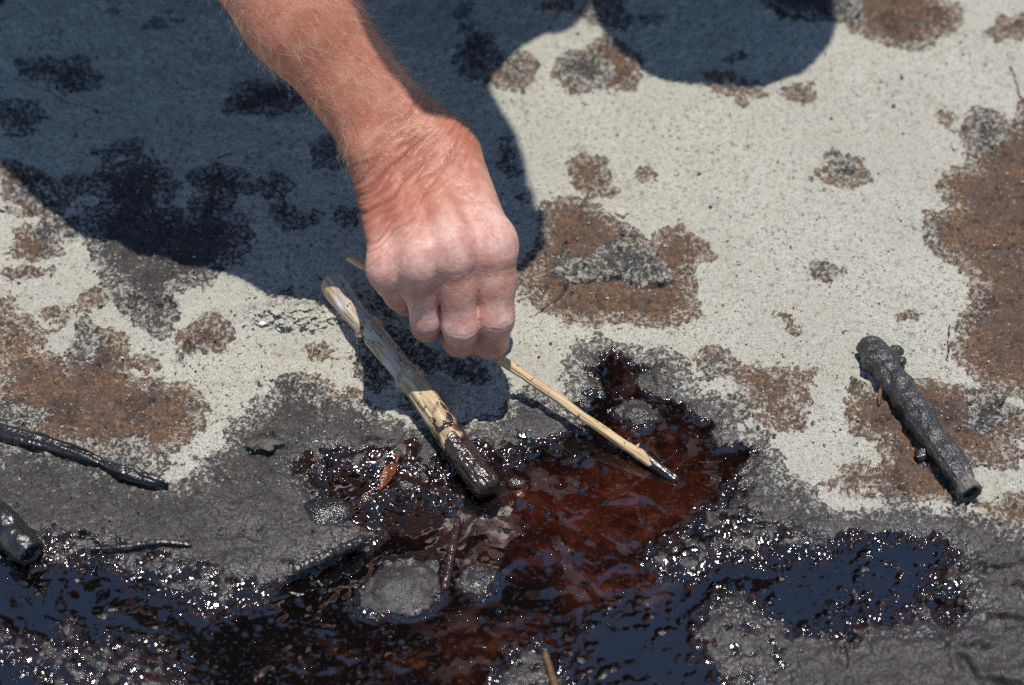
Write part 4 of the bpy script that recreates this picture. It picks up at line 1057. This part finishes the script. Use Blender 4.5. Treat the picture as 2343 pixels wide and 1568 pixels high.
def fill(ax, sdf, block=8):
    nx, ny, nz = [len(a) for a in ax]
    Fd = np.full((nx, ny, nz), 1.0, np.float32)
    bi = [np.arange(0, n, block) for n in (nx, ny, nz)]
    cx = [np.array([(a[i] + a[min(i + block, len(a) - 1)]) / 2 for i in b]) for a, b in zip(ax, bi)]
    hw = [np.array([(a[min(i + block, len(a) - 1)] - a[i]) / 2 for i in b]) for a, b in zip(ax, bi)]
    Cx, Cy, Cz = np.meshgrid(*cx, indexing='ij'); Hx, Hy, Hz = np.meshgrid(*hw, indexing='ij')
    rad = np.sqrt(Hx ** 2 + Hy ** 2 + Hz ** 2).ravel()
    c = sdf(np.stack([Cx.ravel(), Cy.ravel(), Cz.ravel()], 1))
    hit = np.abs(c) < rad * 1.5 + 0.014
    sgn = np.sign(c)
    ids = np.arange(len(c)).reshape(Cx.shape)
    blk = np.repeat(np.repeat(np.repeat(ids, block, 0)[:nx], block, 1)[:, :ny], block, 2)[:, :, :nz]
    Fd[:] = sgn[blk]
    m = hit[blk]
    I, J, K = np.nonzero(m)
    out = np.empty(len(I), np.float32)
    CH = 400000
    for s in range(0, len(I), CH):
        e = slice(s, s + CH)
        out[e] = sdf(np.stack([ax[0][I[e]], ax[1][J[e]], ax[2][K[e]]], 1))
    Fd[I, J, K] = out
    return Fd

def surface_nets(ax, Fd, sdf, newton=2):
    ins = Fd < 0
    nx, ny, nz = Fd.shape
    c8 = np.zeros((nx - 1, ny - 1, nz - 1), np.int8)
    for a in (0, 1):
        for b in (0, 1):
            for c in (0, 1): c8 += ins[a:nx - 1 + a, b:ny - 1 + b, c:nz - 1 + c]
    I, J, K = np.nonzero((c8 > 0) & (c8 < 8))
    vid = np.full(c8.shape, -1, np.int32); vid[I, J, K] = np.arange(len(I))
    acc = np.zeros((len(I), 3)); cnt = np.zeros(len(I))
    X, Y, Z = ax
    for axis_ in range(3):
        for u in (0, 1):
            for v in (0, 1):
                o0 = [0, 0, 0]; o1 = [0, 0, 0]; rest = [q for q in range(3) if q != axis_]
                o0[rest[0]] = o1[rest[0]] = u; o0[rest[1]] = o1[rest[1]] = v; o1[axis_] = 1
                f0 = Fd[I + o0[0], J + o0[1], K + o0[2]]; f1 = Fd[I + o1[0], J + o1[1], K + o1[2]]
                m = (f0 < 0) != (f1 < 0)
                t = np.where(m, f0 / np.where(m, f0 - f1, 1), 0)
                p0 = np.stack([X[I + o0[0]], Y[J + o0[1]], Z[K + o0[2]]], 1); p1 = np.stack([X[I + o1[0]], Y[J + o1[1]], Z[K + o1[2]]], 1)
                acc += np.where(m[:, None], p0 + (p1 - p0) * t[:, None], 0); cnt += m
    V = acc / cnt[:, None]
    quads = []
    for axis_ in range(3):
        sl0 = [slice(1, -1)] * 3; sl1 = [slice(1, -1)] * 3
        sl0[axis_] = slice(0, -1); sl1[axis_] = slice(1, None)
        a = ins[tuple(sl0)]; b = ins[tuple(sl1)]
        E = np.argwhere(a != b); fl = a[tuple(E.T)]
        off = np.array([1, 1, 1]); off[axis_] = 0
        E = E + off
        u, v = [(1, 2), (2, 0), (0, 1)][axis_]
        def cell(du, dv):
            q = E.copy(); q[:, u] += du; q[:, v] += dv
            return vid[tuple(q.T)]
        Q = np.stack([cell(-1, -1), cell(0, -1), cell(0, 0), cell(-1, 0)], 1)
        Q = np.where(fl[:, None], Q, Q[:, ::-1])
        quads.append(Q)
    Q = np.concatenate(quads); Q = Q[(Q >= 0).all(1)]
    for it in range(newton):
        V, _ = newton_step(V, sdf)
    _, N = newton_step(V, sdf, 0)
    return V, Q, N

def newton_step(V, sdf, step=1.0, eps=2.5e-4):
    d = sdf(V); g = np.empty_like(V)
    for k in range(3):
        e = np.zeros(3); e[k] = eps
        g[:, k] = (sdf(V + e) - d) / eps
    L = np.linalg.norm(g, axis=1) + 1e-9
    mv = np.clip(d / L, -.003, .003)
    return V - g / L[:, None] * (mv * step)[:, None], g / L[:, None]

def graded(lo, hi, fine_lo, fine_hi, h, H, g=1.18):
    mid = list(np.arange(fine_lo, fine_hi, h)); out = []; v = mid[-1]; s = h
    while v < hi: s = min(H, s * g); v += s; out.append(v)
    pre = []; v = fine_lo; s = h
    while v > lo: s = min(H, s * g); v -= s; pre.append(v)
    return np.array(pre[::-1] + mid + out)

def build_person():
    root = empty('person', (0, .62, 0))
    tag(root, 'bare sunburnt forearm and hand of a crouching person gripping a thin reed', 'person')
    def child(o):
        o.parent = root; o.matrix_parent_inverse = Matrix.Translation(-root.location); return o
    ax = (graded(-.36, .40, -.215, .032, .0012, .012), graded(-.12, .98, -.092, .155, .0012, .012), graded(-.02, .80, .008, .235, .0012, .012))
    Fd = fill(ax, body_sdf)
    V, Q, N = surface_nets(ax, Fd, body_sdf)
    # skin relief on the arm and hand
    rel = V - WR
    u = rel @ FDIR; v = rel @ LAT
    nearm = np.linalg.norm(rel, axis=1) < .20
    disp = np.zeros(len(V)); fold = np.zeros(len(V)); pink = np.zeros(len(V))
    vv = v[nearm]; uu = u[nearm] + .10 * vv + .0025 * perlin(vv, u[nearm], .02, 7)
    rid = np.clip(1 - np.abs(perlin(uu, vv * .10, .0036, 3)) * 3.8, 0, 1)
    rid2 = np.clip(1 - np.abs(perlin(uu, vv * .16, .0019, 5)) * 2.4, 0, 1)
    env = sstep(-.034, -.008, uu) * sstep(.030, .010, uu)
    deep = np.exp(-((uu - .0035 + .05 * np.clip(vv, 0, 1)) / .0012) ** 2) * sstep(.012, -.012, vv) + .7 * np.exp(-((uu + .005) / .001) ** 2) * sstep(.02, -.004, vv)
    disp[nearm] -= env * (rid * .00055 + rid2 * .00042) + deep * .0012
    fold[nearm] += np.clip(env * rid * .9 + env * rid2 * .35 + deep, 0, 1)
    a = V[nearm]
    mott = perlin(a[:, 0] + a[:, 2] * .6, a[:, 1] - a[:, 2] * .5, .0035, 15); big = perlin(a[:, 0] * 1.2 + a[:, 2] * .3, a[:, 1] - a[:, 2] * .4, .016, 19)
    disp[nearm] += mott * .00010 + big * .0002
    axd = np.stack([cone(V, MCP[i], PIP[i], 0, 0) for i in range(4)] , 1); axd = np.minimum(axd, np.stack([cone(V, PIP[i], DIP[i], 0, 0) for i in range(4)], 1)); own = axd.argmin(1)
    for i in range(4):
        up = np.array([0, -.004, .012])
        d = np.linalg.norm(V - (MCP[i] + up), axis=1); pink = np.maximum(pink, np.exp(-(d / .015) ** 2))
        dk = np.linalg.norm(V - (PIP[i] + np.array([0, -.009, .004])), axis=1); pink = np.maximum(pink, .9 * np.exp(-(dk / .012) ** 2))
        ax_ = (PIP[i] - MCP[i]) * .5 + (DIP[i] - PIP[i]) * .5; ax_ /= np.linalg.norm(ax_)
        w = (V - PIP[i]) @ ax_; m = np.linalg.norm(V - PIP[i], axis=1) < .020; m = m & (own == i) & (np.sort(axd, 1)[:, 1] - np.sort(axd, 1)[:, 0] > .0012)
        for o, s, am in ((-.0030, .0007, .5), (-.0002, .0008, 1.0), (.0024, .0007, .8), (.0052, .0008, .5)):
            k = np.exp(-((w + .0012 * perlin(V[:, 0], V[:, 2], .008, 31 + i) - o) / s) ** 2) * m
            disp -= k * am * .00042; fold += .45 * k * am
        ax2 = (PIP[i] - MCP[i]); L = np.linalg.norm(ax2); ax2 /= L
        w2 = (V - MCP[i]) @ ax2; m2 = (np.linalg.norm(V - MCP[i], axis=1) < .022) & (own == i)
        k2 = np.clip(1 - np.abs(perlin(w2, V[:, 0] * .25, .0022, 41 + i)) * 2.5, 0, 1) * m2 * sstep(-.006, .004, w2)
        disp -= k2 * .00016
    hand = sstep(.01, .05, u) * nearm
    pink = np.clip(pink + hand * .58, 0, 1)
    sd_ = np.sort(axd, 1); disp *= 1 - (1 - sstep(.0010, .0034, sd_[:, 1] - sd_[:, 0])) * (sd_[:, 0] < .016)
    V = V + N * disp[:, None]
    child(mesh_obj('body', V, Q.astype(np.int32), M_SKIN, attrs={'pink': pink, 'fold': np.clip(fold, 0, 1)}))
    # arm hair
    tmask = (u < -.012) & (u > -.30) & (np.abs(v) < .08) & (np.linalg.norm(np.cross(rel, FDIR), axis=1) < .06)
    cand = np.nonzero(tmask)[0]
    rg = np.random.default_rng(5); HV = []; HF = []
    for i in rg.choice(cand, 3200):
        p = V[i]; n = N[i]
        if n[2] < -.35: continue
        L = rg.uniform(.006, .015) * (1.35 if rg.uniform() < .15 else 1); w = rg.uniform(.00004, .000075)
        d = FDIR * rg.uniform(.3, 1.0) + LAT * rg.normal(.25, .55) + n * rg.uniform(.12, .5)
        d /= np.linalg.norm(d); curl = rg.normal(0, .5, 3); b = len(HV); K = 5
        s = np.cross(d, n); s /= np.linalg.norm(s) + 1e-9; q2 = np.cross(d, s)
        for k in range(K):
            f = k / (K - 1); c = p + d * L * f + curl * L * .35 * f * f + n * (-.12 * L * f * f)
            ww = w * (1 - .75 * f)
            for e in range(3): HV.append(c + (s * math.cos(2.094 * e) + q2 * math.sin(2.094 * e)) * ww)
        for k in range(K - 1):
            for e in range(3): HF.append((b + k*3 + e, b + k*3 + (e+1) % 3, b + k*3 + 3 + (e+1) % 3, b + k*3 + 3 + e))
    h = child(mesh_obj('arm_hair', HV, HF, M_HAIR)); h['kind'] = 'stuff'
    # clothes, boots and hair, beyond the frame
    def cloth(name, sdf, mat, lo, hi, step):
        axs = tuple(np.arange(lo[k], hi[k], step) for k in range(3))
        Fd = fill(axs, sdf); V, Q, N = surface_nets(axs, Fd, sdf, 1)
        wr = perlin(V[:, 0] + V[:, 2], V[:, 1] - V[:, 2],   .045, 3) * .009 if name in ('shirt', 'trousers') else 0
        return child(mesh_obj(name, V + N * np.reshape(wr, (-1, 1)) if name in ('shirt', 'trousers') else V, Q.astype(np.int32), mat))
    def shirt(P):
        d = smin(torso_sdf(P, .013), cone(P, SH, SH * .35 + EL * .65, .066, .058), .04)
        d = smin(d, left_arm(P, .016, False), .04)
        d = smin(d, cone(P, NK, NK * .8 + HD * .2, .068, .064), .03)
        return smax(d, P[:, 1] * .8 - P[:, 2] * .6 - .40, .02)
    cloth('shirt', shirt, M_SHIRT, (-.42, .0, .2), (.42, .95, .78), .009)
    cloth('trousers', lambda P: smax(legs_sdf(P, .012), -(P[:, 2] - .10), .01), M_TROUSER, (-.42, .2, .05), (.42, 1.0, .56), .010)
    for f in (FL, FR_):
        a = np.array([f[0], f[1], 0.0])
        def boot(P, a=a):
            d = smin(cone(P, a + [0, .03, .05], a + [0, .01, .16], .048, .055), cone(P, a + [0, .05, .045], a + [0, -.15, .038], .045, .040, (0, 0, 1), .8), .03)
            d = smax(d, .012 - P[:, 2], .004)
            sole = np.maximum(cone(P * [1, 1, 0] , a * [1, 1, 0] + [0, .06, 0], a * [1, 1, 0] + [0, -.155, 0], .046, .043), np.abs(P[:, 2] - .011) - .010)
            return smin(d, sole, .002)
        cloth('boot', boot, M_BOOT, tuple(a + [-.08, -.24, -.02]), tuple(a + [.08, .14, .26]), .006)
    def hair(P):
        q = (P - HD) @ HR
        k = (q - np.array([0, .018, .024])) / np.array([.069, .101, .098]); d = (np.linalg.norm(k, axis=1) - 1) * .069
        d = d + perlin(q[:, 0] * 1.5 + q[:, 2], q[:, 1] + q[:, 2] * .6, .022, 4) * .006 + perlin(q[:, 0] - q[:, 2], q[:, 1] * 1.3, .009, 6) * .003
        return smax(d, -(q[:, 2] * .75 + q[:, 1] * .65 - .005), .008)
    cloth('hair', hair, M_HEADHAIR, tuple(HD - .18), tuple(HD + .18), .006)
    return root

build_person()

# a second person standing further back: the photograph shows the dark figure mirrored in the tar
def build_bystander():
    X0, Y0 = -.17, 1.17
    root = empty('person', (X0, Y0, 0))
    tag(root, 'dark-clothed standing person seen only as a dark reflection in the tar pool', 'person')
    def pt(x, y, z): return np.array([X0 + x, Y0 + y, z])
    def child(o):
        o.parent = root; o.matrix_parent_inverse = Matrix.Translation(-root.location); return o
    def skel(P, g, parts):
        d = None
        def add(v, k=.04):
            nonlocal d
            d = v if d is None else smin(d, v, k)
        if 'torso' in parts:
            add(cone(P, pt(0, 0, 1.02), pt(0, 0, 1.40), .150 + g, .165 + g, (0, 1, 0), .62))
            add(cone(P, pt(-.16, 0, 1.46), pt(.16, 0, 1.46), .062 + g, .062 + g), .06)
        if 'arms' in parts:
            for s in (-1, 1):
                add(cone(P, pt(s*.20, 0, 1.46), pt(s*.26, .02, 1.17), .055 + g, .043 + g))
                if 'hands' in parts:
                    add(cone(P, pt(s*.26, .02, 1.17), pt(s*.27, -.05, .93), .042, .028)); add(cone(P, pt(s*.27, -.05, .92), pt(s*.268, -.06, .84), .030, .024, (1, 0, 0), .5), .02)
                    for k in range(4): add(cone(P, pt(s*.268, -.085 + k*.018, .83), pt(s*.264, -.085 + k*.018, .755 + .006*(k % 3)), .0095, .0075), .006)
                    add(cone(P, pt(s*.262, -.09, .88), pt(s*.250, -.115, .82), .012, .009), .008)
        if 'legs' in parts:
            add(cone(P, pt(-.08, 0, .95), pt(.08, 0, .95), .125 + g, .125 + g))
            for s in (-1, 1):
                add(cone(P, pt(s*.09, 0, .92), pt(s*.11, -.015, .50), .092 + g, .062 + g)); add(cone(P, pt(s*.11, -.015, .50), pt(s*.12, .02, .09), .062 + g, .043 + g))
        if 'head' in parts:
            add(cone(P, pt(0, .0, 1.48), pt(0, -.015, 1.58), .058, .055))
            c = pt(0, -.01, 1.685); k = (P - c) / np.array([.076, .095, .115]); add((np.linalg.norm(k, axis=1) - 1) * .076, .02)
            add(np.linalg.norm(P - pt(0, -.112, 1.66), axis=1) - .012, .015); add(np.linalg.norm(P - pt(0, -.085, 1.59), axis=1) - .022, .02)
            for s in (-1, 1): add(np.linalg.norm(P - pt(s*.078, .005, 1.67), axis=1) - .014, .008)
        return d
    def surf(name, sdf, mat, lo, hi, h):
        axs = tuple(np.arange(lo[k], hi[k], h) for k in range(3))
        Fd = fill(axs, sdf); V, Q, N = surface_nets(axs, Fd, sdf, 1)
        return child(mesh_obj(name, V, Q.astype(np.int32), mat))
    lo, hi = pt(-.36, -.22, -.02), pt(.36, .22, 1.86)
    surf('body', lambda P: skel(P, 0, ('torso', 'arms', 'hands', 'legs', 'head')), M_SKIN, lo, hi, .011)
    surf('shirt', lambda P: smax(smin(skel(P, .014, ('torso', 'arms')), cone(P, pt(0, 0, 1.47), pt(0, 0, 1.52), .07, .066), .03), .93 - P[:, 2], .02), M_SHIRT, lo, hi, .013)
    surf('trousers', lambda P: smax(skel(P, .012, ('legs',)), .08 - P[:, 2], .01), M_TROUSER, lo, pt(.3, .2, 1.12), .013)
    def hairf(P):
        k = (P - pt(0, .002, 1.70)) / np.array([.083, .102, .118]); d = (np.linalg.norm(k, axis=1) - 1) * .083
        return smax(d, -(P[:, 2] - 1.70 + (P[:, 1] - Y0) * .9 + .01), .01)
    surf('hair', hairf, M_HEADHAIR, pt(-.13, -.15, 1.5), pt(.13, .15, 1.86), .010)
    for s in (-1, 1):
        a = pt(s*.12, .02, 0)
        surf('boot', lambda P: smax(smin(cone(P, a + [0, .02, .06], a + [0, 0, .16], .048, .056), cone(P, a + [0, .04, .045], a + [0, -.16, .036], .045, .038, (0, 0, 1), .8), .03), .004 - P[:, 2], .004), M_BOOT, a + [-.08, -.26, -.02], a + [.08, .14, .27], .009)
build_bystander()
